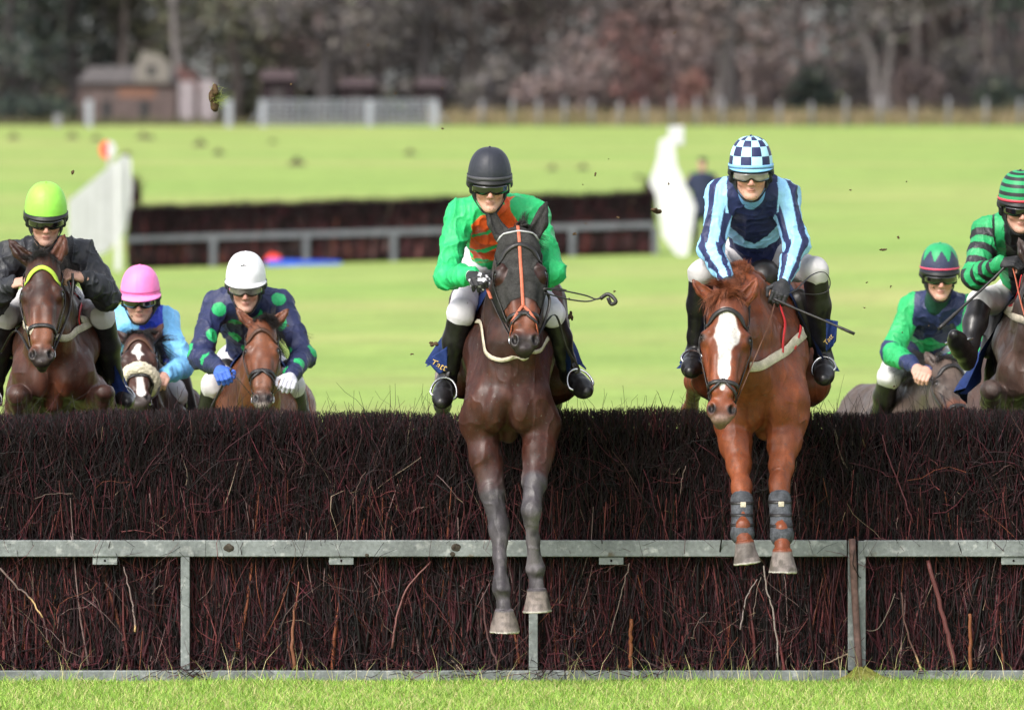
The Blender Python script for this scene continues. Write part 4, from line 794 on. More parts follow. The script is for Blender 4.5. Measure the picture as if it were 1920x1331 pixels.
def saddle_set(H, flare=(.25, .25), cloth=True, down=.62, y0=-.02, y1=.56, text=False, stirrups=None):
    s, root, T, RT = H['sdf'], H['root'], H['T'], H['RT']
    if cloth:
        G = []
        for i, t in enumerate(np.linspace(0, 1, 17)):
            row = []
            for u in np.linspace(-1, 1, 41):
                a = u*1.95; p = T(.42*math.sin(a), y0+(y1-y0)*t, -.36+.42*math.cos(a))
                row.append(p)
            row = s.proj(row, .012, 14); U = np.abs(np.linspace(-1, 1, 41)); out = np.sign(np.linspace(-1, 1, 41))[:, None]*RT[:, 0]
            fl = np.where(np.linspace(-1, 1, 41) < 0, flare[0], flare[1]); e = np.clip((U-.42)/.58, 0, 1)
            wv = .5+.5*np.sin(t*7+np.linspace(-1, 1, 41)*3); row = row+out*(fl*e**1.5*(.55+.45*wv))[:, None]+(RT@A(0, 0, .1))*(fl*e**2*.3)[:, None]+.012*np.sin(t*19+U*9)[:, None]*e[:, None]*out
            G.append(row)
        m = Mb(); m.grid(np.array(G), th=-.006); m.obj('saddle_cloth', M_blue, root); H['cloth'] = np.array(G)
    ss = Sdf(); ss.chain([(T(0, .03, .02), .075), (T(0, .2, -.02), .085), (T(0, .40, -.005), .095)], .05); ss.chain([(T(0, .03, .035), .032), (T(0, .40, .03), .04)], .03)
    for g in (-1, 1):
        q = s.proj([T(g*.2, .10, -.1), T(g*.3, .10, -.3)], .03); ss.chain([(q[0], .06), (q[1], .045)], .05, )
    V, Q = ss.net(.012); sad = mesh_obj('saddle', V, Q, M_leather, root)
    for g in (-1, 1):
        strap('girth', s, [T(g*.25, .12, -.3), T(g*.27, .06, -.5), T(g*.16, .0, -.7), T(0, 0, -.76)], .09, M_leather, root, 20, .006)
    return sad
def stirrup(c, toe, top, parent, w=.062, hgt=.13):
    'an iron round the foot at c: toe direction, leather up to top'
    up = nrm(np.asarray(top)-c); lat = nrm(np.cross(toe, up)); b = Mb()
    P_ = [c+lat*w*math.cos(a)*(1 if math.sin(a) > -.2 else 1)+up*(hgt*.62*math.sin(a) if math.sin(a) > 0 else .035*math.sin(a)) for a in np.linspace(-math.pi, math.pi, 25)]
    b.tube(P_, .0065, 8, cap=False); o = b.obj('stirrup_iron', M_steel, parent)
    b = Mb(); q = spline([c+up*hgt*.62, c*.5+np.asarray(top)*.5, top], 8); b.tube(q, .014, 6, flat=.3); b.obj('stirrup_leather', M_leather, parent); return o
# ---------------------------------------------------------------- people
M_skin = mat('skin', rough=.5, spec=.4, attr=True, noise=[(30, .9, 1.1), (150, .93, 1.07)], bump=(260, .08))
M_silk = mat('silk', rvar=(10, .40, .65), rough=.55, spec=.35, attr=True, noise=[(12, .86, 1.12), (70, .92, 1.08)], mix=((.06, .05, .04), 90, .745, .80), bump=[(16, .7, (1, 1, .5), .014), (42, .55, (1, 1, .6), .007), (300, .08)])
M_breech = mat('breeches', rough=.7, spec=.2, attr=True, noise=[(14, .88, 1.06)], mix=((.13, .10, .07), 34, .70, .78), bump=[(20, .5, (1, 1, .6), .010), (160, .12)])
M_bootl = mat('riding_boot_leather', (.010, .009, .010), .40, .35, noise=(30, .6, 1.6), mix=((.06, .05, .04), 40, .69, .78), bump=[(26, .35, (1, 1, .5), .006)], coat=.15)
M_cap = mat('cap_silk', rough=.5, spec=.35, attr=True, noise=[(14, .9, 1.08)], bump=[(15, .5, (1, 1, 1), .010), (200, .08)])
M_black = mat('black_webbing', (.012, .012, .013), .65, .3, noise=(60, .7, 1.3))
M_rub = mat('black_rubber', (.014, .014, .015), .45, .4, noise=(40, .8, 1.2))
M_lens = mat('dark_lens', (.006, .006, .007), .05, .7, coat=.8)
M_clear = mat('clear_lens', (.17, .15, .145), .05, .7, noise=(14, .4, 1.8), coat=.8)
M_glove = mat('glove', rough=.6, spec=.35, attr=True, bump=(150, .3))

def hand_prims(s, wr, d, n, side, grip=1.0, sc=1.0):
    'palm, four bent fingers of different lengths and a thumb; d along the hand, n out of the palm side'
    d = nrm(d); n = nrm(n-d*(n@d)); l = np.cross(d, n)*side
    s.cone(wr-d*.02*sc, wr+d*.03*sc, .025*sc, .027*sc, .02)
    s.ell(wr+d*.052*sc, (.041*sc, .017*sc, .050*sc), .015, np.stack([l, n, d], 1))
    for i, (o, L) in enumerate(((-.031, .80), (-.010, .98), (.011, 1.04), (.031, .95))):
        r = wr+d*.088*sc+l*o*sc; a = nrm(d*(1-.35*grip)+n*grip*.8); b = nrm(d*(.25-.6*grip)+n); c = nrm(d*(.2-1.1*grip)+n*.45)
        p1 = r+a*.040*L*sc; p2 = p1+b*.026*L*sc; p3 = p2+c*.021*L*sc
        s.chain([(r-d*.02*sc, .0105*sc), (r, .0108*sc), (p1, .0095*sc), (p2, .0088*sc), (p3, .0078*sc)], .004)
    t0 = wr+d*.025*sc+l*.030*sc+n*.008*sc; t1 = t0+nrm(l*.7+d*.55+n*.5)*.042*sc; t2 = t1+nrm(d*.7+n*.6-l*.25)*.034*sc
    s.chain([(t0, .016*sc), (t1, .0115*sc), (t2, .009*sc)], .008)

def head_prims(s, Hh):
    e = lambda c, r, k=.015, sub=False, R=None: s.ell(Hh(*c), r, k, Hh.R if R is None else R, sub)
    e((0, .015, .03), (.077, .098, .095), .03); e((0, -.030, -.038), (.060, .062, .082), .03)
    for g in (-1, 1):
        s.cone(Hh(g*.050, .0, -.055), Hh(g*.018, -.070, -.108), .024, .019, .025); e((g*.042, -.062, -.030), (.024, .022, .022), .02)
        e((g*.031, -.098, .004), (.017, .016, .012), .012, True); e((g*.031, -.076, .003), (.0125, .0125, .0125), .003)
        e((g*.012, -.101, -.037), (.0085, .010, .008), .006); e((g*.080, .015, -.01), (.010, .022, .032), .01)
        e((g*.0055, -.118, -.0455), (.0035, .005, .003), .003, True)
        s.cone(Hh(g*.012, -.092, .022), Hh(g*.048, -.080, .023), .009, .008, .012)
    e((0, -.084, -.108), (.021, .018, .018), .02)
    s.cone(Hh(0, -.088, .010), Hh(0, -.112, -.030), .009, .0115, .010)
    e((0, -.0885, -.067), (.022, .011, .0055), .007); e((0, -.0875, -.0785), (.018, .011, .006), .007); e((0, -.1005, -.0725), (.020, .005, .0015), .003, True)
class HeadFrame:
    def __init__(s, c, yaw=0, pitch=0, roll=0, sc=1.0):
        s.c = np.asarray(c, float); s.f3 = A(1, 1, 1); s.R = np.array(Matrix.Rotation(math.radians(yaw), 3, 'Z') @ Matrix.Rotation(math.radians(pitch), 3, 'X') @ Matrix.Rotation(math.radians(roll), 3, 'Y')); s.sc = sc
    def __call__(s, x, y, z): return s.c+s.R@(A(x, y, z)*s.sc*s.f3)
    def inv(s, P): return (P-s.c)@s.R/s.sc

def rider(sp):
    J = {k: np.asarray(v, float) for k, v in sp['J'].items()}; hf = HeadFrame(J['head'], *sp.get('face', (0, 8, 0))); hv = HeadFrame(J['head'], *sp.get('face', (0, 8, 0))); hv.f3 = A(*sp.get('shape', (1, 1, 1)))
    hip = (J['hipL']+J['hipR'])/2; shm = (J['shL']+J['shR'])/2; up = nrm(shm-hip); lat = nrm(J['shR']-J['shL']); lat = nrm(lat-up*(lat@up)); bk = np.cross(up, lat)*-1
    if bk[1] < 0: bk = -bk
    RB = np.stack([lat, bk, up], 1)
    root = thing('person', sp['label'], 'jockey', hip-A(0, 0, .25)); h = .005
    neck = hf(0, .03, -.075)
    # the body itself, one continuous skin
    s = Sdf(); head_prims(s, hv)
    chest = shm*.72+hip*.28+bk*.02; s.cone(neck, shm+bk*.02, .056, .062, .04)
    s.ell(chest, (.155, .105, .17), .06, RB); s.ell(hip+up*.04, (.155, .115, .12), .06, RB); s.cone(chest, hip, .11, .115, .06); s.cone(J['shL'], J['shR'], .055, .055, .06)
    arms = []
    for g, q in ((-1, 'L'), (1, 'R')):
        sh, el, wr = J['sh'+q], J['el'+q], J['wr'+q]
        s.cone(sh, el, .052, .040, .03); s.cone(el, wr, .040, .026, .02)
        kn, an, to = J['kn'+q], J['an'+q], J['to'+q]; s.cone(J['hip'+q], kn, .088, .058, .05); s.cone(kn, an, .056, .038, .03); s.cone(an, an*.45+to*.55, .034, .02, .02)
        hd = sp.get('hand'+q) or (nrm(wr-el)*.6+A(0, -.7, -.15), A(-g*.35, .2, -1)); hand_prims(s, wr, np.asarray(hd[0], float), np.asarray(hd[1], float), -g, sp.get('grip', 1.0)); arms.append((g, q, sh, el, wr, hd))
    V, Q = s.net(h); V = relax(V, Q, 1, .3); L = hv.inv(V)/hv.f3
    C = np.tile(np.array(sp.get('skin', (.50, .285, .215)), float), (len(V), 1)); n1 = vnoise(V, 40, 1)
    def lay(colr, m): C[:] = C*(1-m[:, None])+np.array(colr)*m[:, None]
    inh = (np.linalg.norm(L, axis=1) < .16).astype(float)
    lay((.50, .17, .13), inh*sstep(.034, .010, np.linalg.norm(L-A(0, -.112, -.032), axis=1))*.45)
    for g in (-1, 1): lay((.52, .17, .12), inh*sstep(.038, .008, np.linalg.norm(L-A(g*.045, -.075, -.045), axis=1))*.5)
    lay((.40, .13, .105), inh*sstep(1.15, .85, np.linalg.norm((L-A(0, -.097, -.0728))/A(.0235, .03, .0125), axis=1))*.6)
    lay((.14, .04, .035), inh*sstep(1.1, .6, np.linalg.norm((L-A(0, -.103, -.0728))/A(.020, .02, .0022), axis=1))*.8)
    if sp.get('stubble', 0): lay((.16, .10, .08), inh*sstep(-.06, -.085, L[:, 2])*sstep(.03, .0, L[:, 1])*sp['stubble'])
    for g in (-1, 1):
        d = np.linalg.norm((L-A(g*.031, -.088, .003)), axis=1); lay((.6, .57, .55), inh*sstep(.012, .010, d)); lay((.05, .03, .02), inh*sstep(.0062, .005, np.linalg.norm(L[:, [0, 2]]-A(g*.031, .003), axis=1))*(L[:, 1] < -.07))
        lay((.09, .05, .03), inh*sstep(1.2, .8, np.linalg.norm((L-A(g*.032, -.092, .021))/A(.02, .02, .0035), axis=1))*.8)
    sp_ = vnoise(V, 190, 4); lay((.06, .045, .035), inh*(sp_ > .90)*(L[:, 2] < -.01)*.8); lay((.40, .21, .16), inh*sstep(.45, .75, n1)*.35); lay((.07, .045, .03), inh*sstep(.03, .04, L[:, 2]+L[:, 1]*.2)*sstep(-.03, .02, L[:, 1]))
    body = mesh_obj('body', V, Q, M_skin, root, col=C)
    # silk jacket
    j = Sdf(); pf = sp.get('puff', .92)
    j.ell(chest+up*.01, (.180, .128, .190), .07, RB); j.cone(chest, hip+up*sp.get('hem', .08), .125, .122, .06); j.cone(J['shL']*.8+J['shR']*.2, J['shR']*.8+J['shL']*.2, .066, .066, .07); j.cone(neck*.5+shm*.5, shm, .056, .085, .09)
    for g, q, sh, el, wr, hd in arms:
        fa = nrm(wr-el); j.cone(sh*.6+shm*.4+up*.02, sh, .070, .066, .06); j.cone(sh, el, .070*pf, .064*pf, .04); j.cone(el, el*.45+wr*.55, .062*pf, .052*pf, .03); j.cone(el*.45+wr*.55, wr+fa*.004, .050*pf, .034, .02)
    V, Q = j.net(h); V = relax(V, Q, 1, .4); N = vnormals(V, Q)
    B = (V-shm)@RB; arm_t = np.full(len(V), -1.0); arm_g = np.zeros(len(V)); best = np.full(len(V), .085)
    dt = np.linalg.norm(np.maximum(np.abs((V-chest)@RB)/A(.175, .15, .3), 0), axis=1)
    for g, q, sh, el, wr, hd in arms:
        d1, t1 = segdist(V, sh, el); d2, t2 = segdist(V, el, wr); d = np.minimum(d1, d2); t = np.where(d1 < d2, t1, 1+t2)
        out = (B[:, 0]*g > .135) | (t > .35); m = (d < best+.02) & out & (d < .11); arm_t[m] = t[m]; arm_g[m] = g
    # folds: ridges running round the sleeves and across the body
    f = 1-np.abs(2*vnoise(V*A(1, 1, .5)+.02*vnoise(V, 8, 2)[:, None], 13, 3)-1); f2 = 1-np.abs(2*vnoise(V*A(1, 1, .8), 25, 8)-1); V = V+N*(.014*(f**4-.18)+.007*(f2**4-.18))[:, None]*sp.get('fold', 1.0)
    C = np.asarray(sp['pattern'](dict(V=V, B=B, t=arm_t, g=arm_g, N=N, arms=arms, shm=shm)), float)
    mesh_obj('silk_jacket', V, Q, M_silk, root, col=C)
    if 'collar' in sp:
        cs = Sdf(); cs.cone(neck, neck*.35+shm*.65-bk*.01, .062, .080, .03); Vc, Qc = cs.net(.006); mesh_obj('collar', Vc, Qc, M_silk, root, col=np.tile(np.array(sp['collar'], float), (len(Vc), 1)))
    # breeches
    b = Sdf(); b.ell(hip+up*.03, (.168, .13, .135), .06, RB); b.cone(hip+up*.1, hip+up*.16, .12, .115, .05)
    for q in 'LR':
        kn = J['kn'+q]; b.cone(J['hip'+q], kn, .096, .060, .06); b.cone(kn, kn*.86+J['an'+q]*.14, .060, .050, .04)
    V, Q = b.net(.0065); N = vnormals(V, Q); V = V+N*(.008*((1-np.abs(2*vnoise(V, 14, 4)-1))**2-.4))[:, None]
    mesh_obj('breeches', V, Q, M_breech, root, col=np.tile(np.array(sp.get('breech', (.62, .60, .62)), float), (len(V), 1)))
    # boots
    for g, q in ((-1, 'L'), (1, 'R')):
        kn, an, to = J['kn'+q], J['an'+q], J['to'+q]; bt = Sdf(); k0 = kn*.91+an*.09; u = nrm(an-kn); fd = nrm(to-an); heel = an-fd*.035+u*.045
        bt.chain([(k0, .064), (kn*.6+an*.4, .061), (kn*.2+an*.8, .045), (an, .044)], .03); bt.chain([(heel, .036), (an*.55+to*.45+u*.022, .043), (an*.25+to*.75+u*.014, .041), (to+u*.008, .030)], .05); bt.cone(an, an*.55+to*.45, .043, .036, .03)
        V, Q = bt.net(.0055); o = mesh_obj('riding_boot', V, Q, M_bootl, root)
        if sp.get('top'): 
            t_ = Sdf(); t_.cone(k0-u*.01, k0+u*.035, .0615, .0615, .01); V, Q = t_.net(.006); mesh_obj('boot_top', V, Q, M_silk, o, col=np.tile(np.array(sp['top'], float), (len(V), 1)))
    # gloves
    if sp.get('glove'):
        for g, q, sh, el, wr, hd in arms:
            gs = Sdf(); hand_prims(gs, wr, np.asarray(hd[0], float), np.asarray(hd[1], float), -g, sp.get('grip', 1.0), 1.07); gs.cone(wr-nrm(wr-el)*.035, wr, .031, .029, .015); V, Q = gs.net(.004)
            gc = sp['glove'].get(q) if isinstance(sp['glove'], dict) else sp['glove']
            if gc is None: continue
            Cg = np.tile(np.array(gc, float), (len(V), 1))
            if sp.get('cuff'): d = (V-wr)@nrm(wr-el); Cg[(d < -.012)] = sp['cuff']
            if sp.get('knuckle'): Cg[vnoise(V, 60, 2) > .66] = sp['knuckle']
            mesh_obj('glove', V, Q, M_glove, root, col=Cg)
    helmet(sp, hf, root, s)
    return dict(root=root, J=J, hf=hf)

def helmet(sp, hf, root, body):
    'hard hat with silk cover, peak, chin harness and goggles'
    nu, nv = 96, 48; V = []; Fc = []; cc = []; capf = sp['cap']; tilt = math.radians(sp.get('cap_tilt', -7)); ct, stt = math.cos(tilt), math.sin(tilt)
    rx, ry, rz = .106, .126, .140
    def hp(a, e, o=0.):
        ce = max(math.cos(e), 0)**.74 if e > 0 else math.cos(e); x, y, z = (rx+o)*ce*math.cos(a), (ry+o)*ce*math.sin(a), (rz+o)*math.sin(e)
        y, z = y*ct-z*stt, y*stt+z*ct
        return hf(x, y+.012, z+.042)
    for i in range(nv+1):
        e = math.pi/2*(i/nv)**1.0*1.0 if i < nv else math.pi/2
        e = -.10+(math.pi/2+.10)*(i/nv)
        for q in range(nu): a = 2*math.pi*q/nu; seam = .0012*(abs(math.cos(3*a)) < .06)*math.cos(e); V.append(hp(a, e, -seam))
    for i in range(nv):
        for q in range(nu):
            Fc.append((i*nu+q, i*nu+(q+1) % nu, (i+1)*nu+(q+1) % nu, (i+1)*nu+q)); a = 2*math.pi*(q+.5)/nu; e = -.10+(math.pi/2+.10)*((i+.5)/nv); cc.append(capf(a, e))
    o = mesh_obj('cap_cover', V, Fc, M_cap, root, cornercol=cc)
    m = Mb(); m.sphere(hp(0, math.pi/2, .001), .0065, nu=10, nv=6); m.C = [np.tile(np.array(capf(0, 1.5), float), (len(m.V[0]), 1))]; m.obj('cap_button', M_cap, o, usecol=True)
    # lower shell
    m = Mb(); G = [[hp(a, e*(1 if e > -.1 else 1-.55*max(0, -math.sin(a))), .0025) for a in np.linspace(0, 2*math.pi, 65)] for e in (-.30, -.2, -.12, -.06)]; m.grid(np.array(G), th=.004); m.obj('helmet_rim', M_rub, root)
    # peak
    pk = sp.get('peak', .035); G = []
    for t in np.linspace(0, 1, 6):
        G.append([hp(a, -.04-.10*t*abs(math.sin(a))-.02*t, .002+pk*t*max(0., math.sin(-a))**.8) for a in np.linspace(math.pi*1.04, math.pi*1.96, 25)])
    m = Mb(); m.grid(np.array(G), sp.get('peak_col', (.012, .012, .013)), th=.005); m.obj('cap_peak', M_cap, root, usecol=True)
    # band round the cover
    if 'band' in sp:
        G = [[hp(a, e, .0028) for a in np.linspace(0, 2*math.pi, 65)] for e in sp.get('band_e', (-.04, .02, .08))]; m = Mb(); m.grid(np.array(G), sp['band'], th=.002); m.obj('cap_band', M_cap, root, usecol=True)
    # chin harness
    for g in (-1, 1):
        pts = [hf(g*.098, .01, .01), hf(g*.088, -.008, -.03), hf(g*.073, -.020, -.072), hf(g*.040, -.062, -.118), hf(0, -.082, -.130)]
        q = body.proj(spline(pts, 22), .003); m = Mb(); m.band(q, body.grad(q), np.concatenate([np.linspace(.06, .045, 12), np.linspace(.042, .020, 10)]), .005); m.obj('chin_harness', M_black, root)
    # goggles
    th = np.linspace(-1.18, 1.18, 33)
    def gp(t, z, o): return hf((.083+o)*math.sin(t)*.96, .004-(.101+o)*math.cos(t), z)
    def sheet(z0f, z1f, o, n=5): return np.array([[gp(t, z0f(t)+(z1f(t)-z0f(t))*i/(n-1), o) for t in th] for i in range(n)])
    nosecut = lambda t: .016*math.exp(-(t/.16)**2); gh = sp.get('gog_h', .025)
    lo_, hi_ = (lambda t: .004-gh*(1-.25*(abs(t)/1.18)**3)+nosecut(t)), (lambda t: .004+gh*(1-.15*(abs(t)/1.18)**3))
    m = Mb(); m.grid(sheet(lo_, hi_, .011), th=.006); fr = m.obj('goggles', sp.get('gog_frame', M_rub), root)
    m = Mb(); m.grid(sheet(lambda t: lo_(t*.93)+.006, lambda t: hi_(t*.93)-.005, .0190)[:, 2:-2], th=.002); m.obj('goggle_lens', sp.get('lens', M_lens), fr)
    m = Mb(); Pq = [hf(.110*math.sin(t), .012-(.118 if math.cos(t) > 0 else .136)*math.cos(t), .004+.012*max(0, min(abs(t), 2*math.pi-abs(t))-1.1)) for t in np.linspace(1.12, 2*math.pi-1.12, 30)]
    m.band(Pq, [nrm((p-hf(0, .01, 0))) for p in Pq], .018, .003); m.obj('goggle_strap', M_black, fr)
# ---------------------------------------------------------------- the cast
BAY = dict(body=(.038, .0115, .0075), back=(.026, .0095, .0075), tan=(.070, .020, .0105), points=(.045, .039, .044), mud=(.125, .112, .118), muzz_tan=(.15, .048, .024), hoof=(.19, .155, .14), mz=.50)
def var(**k): d = dict(BAY); d.update(k); return d
def leg(pts, toe): return pts+[A(*toe)]
def seen(H, pts, Y0, off=.003):
    q = H['sdf'].hit([p[0] for p in pts], [p[1] for p in pts], Y0, off); bad = ~((np.abs(H['sdf'].eval(q)-off) < .03) & (np.abs(q[:, 1]-H['PO'][1]) < 1.6))
    for i in np.nonzero(bad)[0]: q[i] = H['sdf'].proj([W(*pts[i], H['PO'][1]+.45)], off, 30)[0]
    return q
TUCK = lambda px, py, Y, g: leg([W(px, py+15, Y+.45), W(px-g*14, py-8, Y), W(px-g*2, py+75, Y+.22), W(px, py+100, Y+.30)], (0, .55, -.8))
STAND = lambda x, Y, g, fwd: leg([A(x+g*.15, Y-.15, .88), A(x+g*.14, Y-.30-fwd, .50), A(x+g*.14, Y-.30-fwd*1.4, .22), A(x+g*.14, Y-.34-fwd*1.5, .12)], (0, -.35, -.9))
HGAL = [((-.22, .72, -.70), (-.2, 1.12, -1.0), (-.2, .98, -1.33), (-.2, .90, -1.42), (0, -.3, -1)), ((.22, .80, -.70), (.2, 1.35, -.98), (.2, 1.30, -1.30), (.2, 1.24, -1.40), (0, -.2, -1))]
HTUCK = [((-.23, .72, -.62), (-.32, 1.18, -.72), (-.34, 1.62, -.95), (-.34, 1.72, -1.05), (0, .4, -1)), ((.24, .72, -.65), (.24, 1.25, -.80), (.24, 1.65, -1.05), (.24, 1.72, -1.15), (0, .4, -1))]
HPUSH = [((-.22, .75, -.70), (-.2, 1.25, -1.05), (-.2, 1.32, -1.45), (-.2, 1.26, -1.56), (0, -.2, -1)), ((.22, .82, -.70), (.2, 1.42, -1.0), (.2, 1.56, -1.38), (.2, 1.52, -1.50), (0, -.1, -1))]
plain = lambda c: (lambda a, e: c)
DRK = (.020, .021, .026)

# --- dark bay in the hood, middle
H1 = horse(dict(label='dark bay horse in a grey hood jumping with straight forelegs, in the middle', W=(-.02, -.50, 2.02), pitch=10, h=.0055,
    poll=W(972, 428, -.92), muzzle=W(986, 655, -1.22), hx=(1, .02, -.055), ears=((-.110, .05, -.150), (.118, .05, -.150)), coat=var(), forelock=0, mane=1, mane_len=.1,
    fore=[leg([W(898, 800, -.72), W(936, 988, -.86), W(940, 1106, -.95), W(945, 1146, -.97)], (.02, .08, -1)), leg([W(1016, 800, -.75), W(995, 957, -.98), W(1003, 1066, -.92), W(1006, 1108, -.94)], (.045, .04, -1))], hind=HTUCK,
    patch=[((W(800, 760, .75), W(822, 700, .6)), (.20, .165, .15), .17)]))
hood = H1['shell']('hood', lambda L: (L[:, 2] > -.22) & (L[:, 2] < .335+.05*np.abs(L[:, 0])/.08) & (L[:, 1] < .215) & (L[:, 1] > -.1) & (np.minimum(np.linalg.norm(L-A(.094, .05, .20), axis=1), np.linalg.norm(L-A(-.094, .05, .20), axis=1)) > .050), M_hood)
b1 = bridle(H1)
HP = H1['HP']; strap('face_strap', H1['sdf'], HP([(0, .05, -.03), (0, 0, .08), (0, 0, .2), (0, 0, .30), (.0, 0, .385)]), .017, M_orange, H1['root'], 30, .0065, .004)
for g in (-1, 1): strap('face_strap', H1['sdf'], HP([(0, 0, .38), (g*.03, .0, .43), (g*.052, .03, .48), (g*.062, .08, .505)]), .014, M_orange, H1['root'], 20, .005)
strap('poll_band', H1['sdf'], HP([(-.06, .08, .02), (-.03, .01, .015), (0, 0, .01), (.03, .01, .015), (.06, .08, .02)]), .010, mat('pale_band', (.4, .4, .4), .7, noise=(30, .8, 1.1)), H1['root'], 18, .006)
strap('breast_girth', H1['sdf'], seen(H1, [(893, 603), (903, 606), (908, 640), (913, 662), (946, 676), (984, 672), (1006, 660), (1022, 640), (1034, 612)], -1.6), .022, M_cream, H1['root'], 40)
sd1 = saddle_set(H1, flare=(.17, .13), y0=-.06, y1=.58)
GREEN, ORANGE = A(.020, .43, .135), A(.74, .095, .018)
def pat_green(d):
    B, t = d['B'], d['t']; C = np.tile(GREEN, (len(B), 1)); v = -B[:, 2]-np.abs(B[:, 0])*1.0
    m = (t < 0) & (np.abs(B[:, 0]) < .128) & (B[:, 1] < .06) & (v > -.17) & (v < .27) & (((v+.17) % .145) < .115); C[m] = ORANGE; return C
r1 = rider(dict(shape=(0.96, 1.0, 0.898), label='jockey in green silks with orange chevrons and a dark navy cap', face=(2, 16, 0, 1.03), pattern=pat_green, cap=plain((.022, .024, .034)), peak=.012, band=(.055, .055, .063), glove=(.02, .02, .022), cuff=(.03, .33, .12), knuckle=(.45, .45, .47), breech=(0.59, 0.56, 0.62),
    J=dict(head=W(918, 347, -.78), shL=W(862, 402, -.52), shR=W(1000, 402, -.52), elL=W(838, 520, -.68), elR=W(1036, 512, -.70), wrL=W(885, 517, -.92), wrR=W(1012, 533, -.66),
           hipL=W(895, 500, -.02), hipR=W(965, 500, -.02), knL=W(864, 588, -.58), knR=W(1036, 590, -.58), anL=W(838, 712, -.40), anR=W(1068, 700, -.38), toL=W(828, 752, -.62), toR=W(1100, 732, -.60))))
J = r1['J']
rein([b1[0], W(935, 590, -1.05), W(915, 545, -1.0), W(903, 522, -.98)], M_leather, H1['root']); rein([W(921, 560, -1.03), W(914, 543, -1.0), W(904, 523, -.985)], M_orange, H1['root'], .019, 'rein_grip')
rein([b1[1], W(1022, 600, -1.0), W(1030, 560, -.95), W(1012, 535, -.98)], M_leather, H1['root']); rein([b1[1], W(1040, 590, -.9), W(1062, 650, -.85), W(1085, 690, -.8), W(1078, 700, -.78)], M_leather, H1['root'], .014)
b = Mb()
for dz in (0, 14): b.tube(spline([W(1018, 540+dz*.6, -.98), W(1060, 546+dz, -.94), W(1098, 554+dz*.8, -.9), W(1118, 561, -.9), W(1132, 556, -.9)], 24), .0085, 8, flat=.45)
b.tube(spline([W(1126, 560, -.9), W(1138, 552, -.89), W(1148, 556, -.9), W(1155, 566, -.91), W(1146, 570, -.9), W(1140, 558, -.9)], 20), .010, 8); b.tube(spline([W(1018, 543, -.985), W(1045, 541, -.95), W(1062, 545, -.94)], 8), .005, 6)
b.obj('loose_rein_end', M_leather, H1['root'])
stirrup(J['anL']*.35+J['toL']*.65+A(0, 0, .0), J['toL']-J['anL'], H1['T'](-.24, .16, -.2), sd1, .066, .15); stirrup(J['anR']*.35+J['toR']*.65, J['toR']-J['anR'], H1['T'](.24, .16, -.2), sd1, .066, .15)

# --- chestnut with the blaze
CHEST = dict(body=(.148, .037, .014), back=(.12, .032, .014), tan=(.20, .054, .019), muzzle=(.085, .045, .036), muz=.7, hair=(.20, .06, .024), hoof=(.20, .165, .155), lip=(.19, .12, .095), mz=.52, blaze=[((.0, .10), (.005, .20), .030, .052), ((.005, .20), (-.002, .27), .050, .024), ((-.002, .26), (0, .38), .026, .022), ((0, .38), (-.004, .45), .020, .008)])
H2 = horse(dict(label='chestnut horse with a broad white blaze and black tendon boots, landing', W=(1.27, -.34, 2.02), pitch=9, h=.0055, hw=1.08,
    poll=W(1366, 548, -1.02), muzzle=W(1352, 786, -1.28), ears=((-.150, .06, -.075), (.112, .05, -.095)), coat=CHEST, forelock=1, flock=1.0, flock_n=1100, flock_x=-.25, mane=1, mane_n=3600, mane_len=.13, mane_up=.55, mane_side=-.5, droop=.55, arch=.10,
    fore=[leg([W(1374, 800, -.60), W(1391, 915, -.84), W(1392, 992, -.98), W(1397, 1018, -1.04)], (.12, -.02, -1)), leg([W(1474, 800, -.62), W(1461, 911, -.84), W(1466, 997, -.98), W(1467, 1034, -1.04)], (.0, .02, -1))], hind=HTUCK))
b2 = bridle(H2)
sd2 = saddle_set(H2, flare=(.17, .12), y0=-.02, y1=.60)
strap('breast_girth', H2['sdf'], seen(H2, [(1404, 688), (1425, 686), (1450, 672), (1476, 656), (1498, 634), (1508, 615)], -1.6), .050, M_cream, H2['root'], 30)
strap('martingale', H2['sdf'], seen(H2, [(1462, 570), (1470, 600), (1468, 630), (1466, 662)], -1.6), .016, M_red, H2['root'], 20); strap('martingale', H2['sdf'], seen(H2, [(1488, 655), (1496, 632), (1500, 612)], -1.6), .014, M_red, H2['root'], 12)
for L in ((W(1391, 938, -.88), W(1392, 1000, -.985)), (W(1462, 936, -.88), W(1466, 1003, -.985))):
    t = Sdf(); a, b = L; t.cone(a, a*.25+b*.75, .057, .052, .01); t.cone(a*.3+b*.7, b, .053, .061, .01); V, Q = t.net(.005); bo = mesh_obj('tendon_boot', V, Q, M_boot, H2['root'])
    for f in (.06, .42, .72): strap('boot_strap', t, [a*(1-f)+b*f+A(math.sin(q)*.07, -math.cos(q)*.07, 0) for q in np.linspace(-2.6, 2.6, 9)], .017, M_leather, bo, 20, .001, .003)
    m = Mb(); c = t.proj([a*.86+b*.14+A(.004, -.06, 0)], .004)[0]; m.box(c-A(.014, .003, .013), c+A(.014, .003, .013), .002); m.obj('boot_tab', M_cream, bo)
NAVY, SKY = A(.018, .024, .085), A(.29, .57, .84)
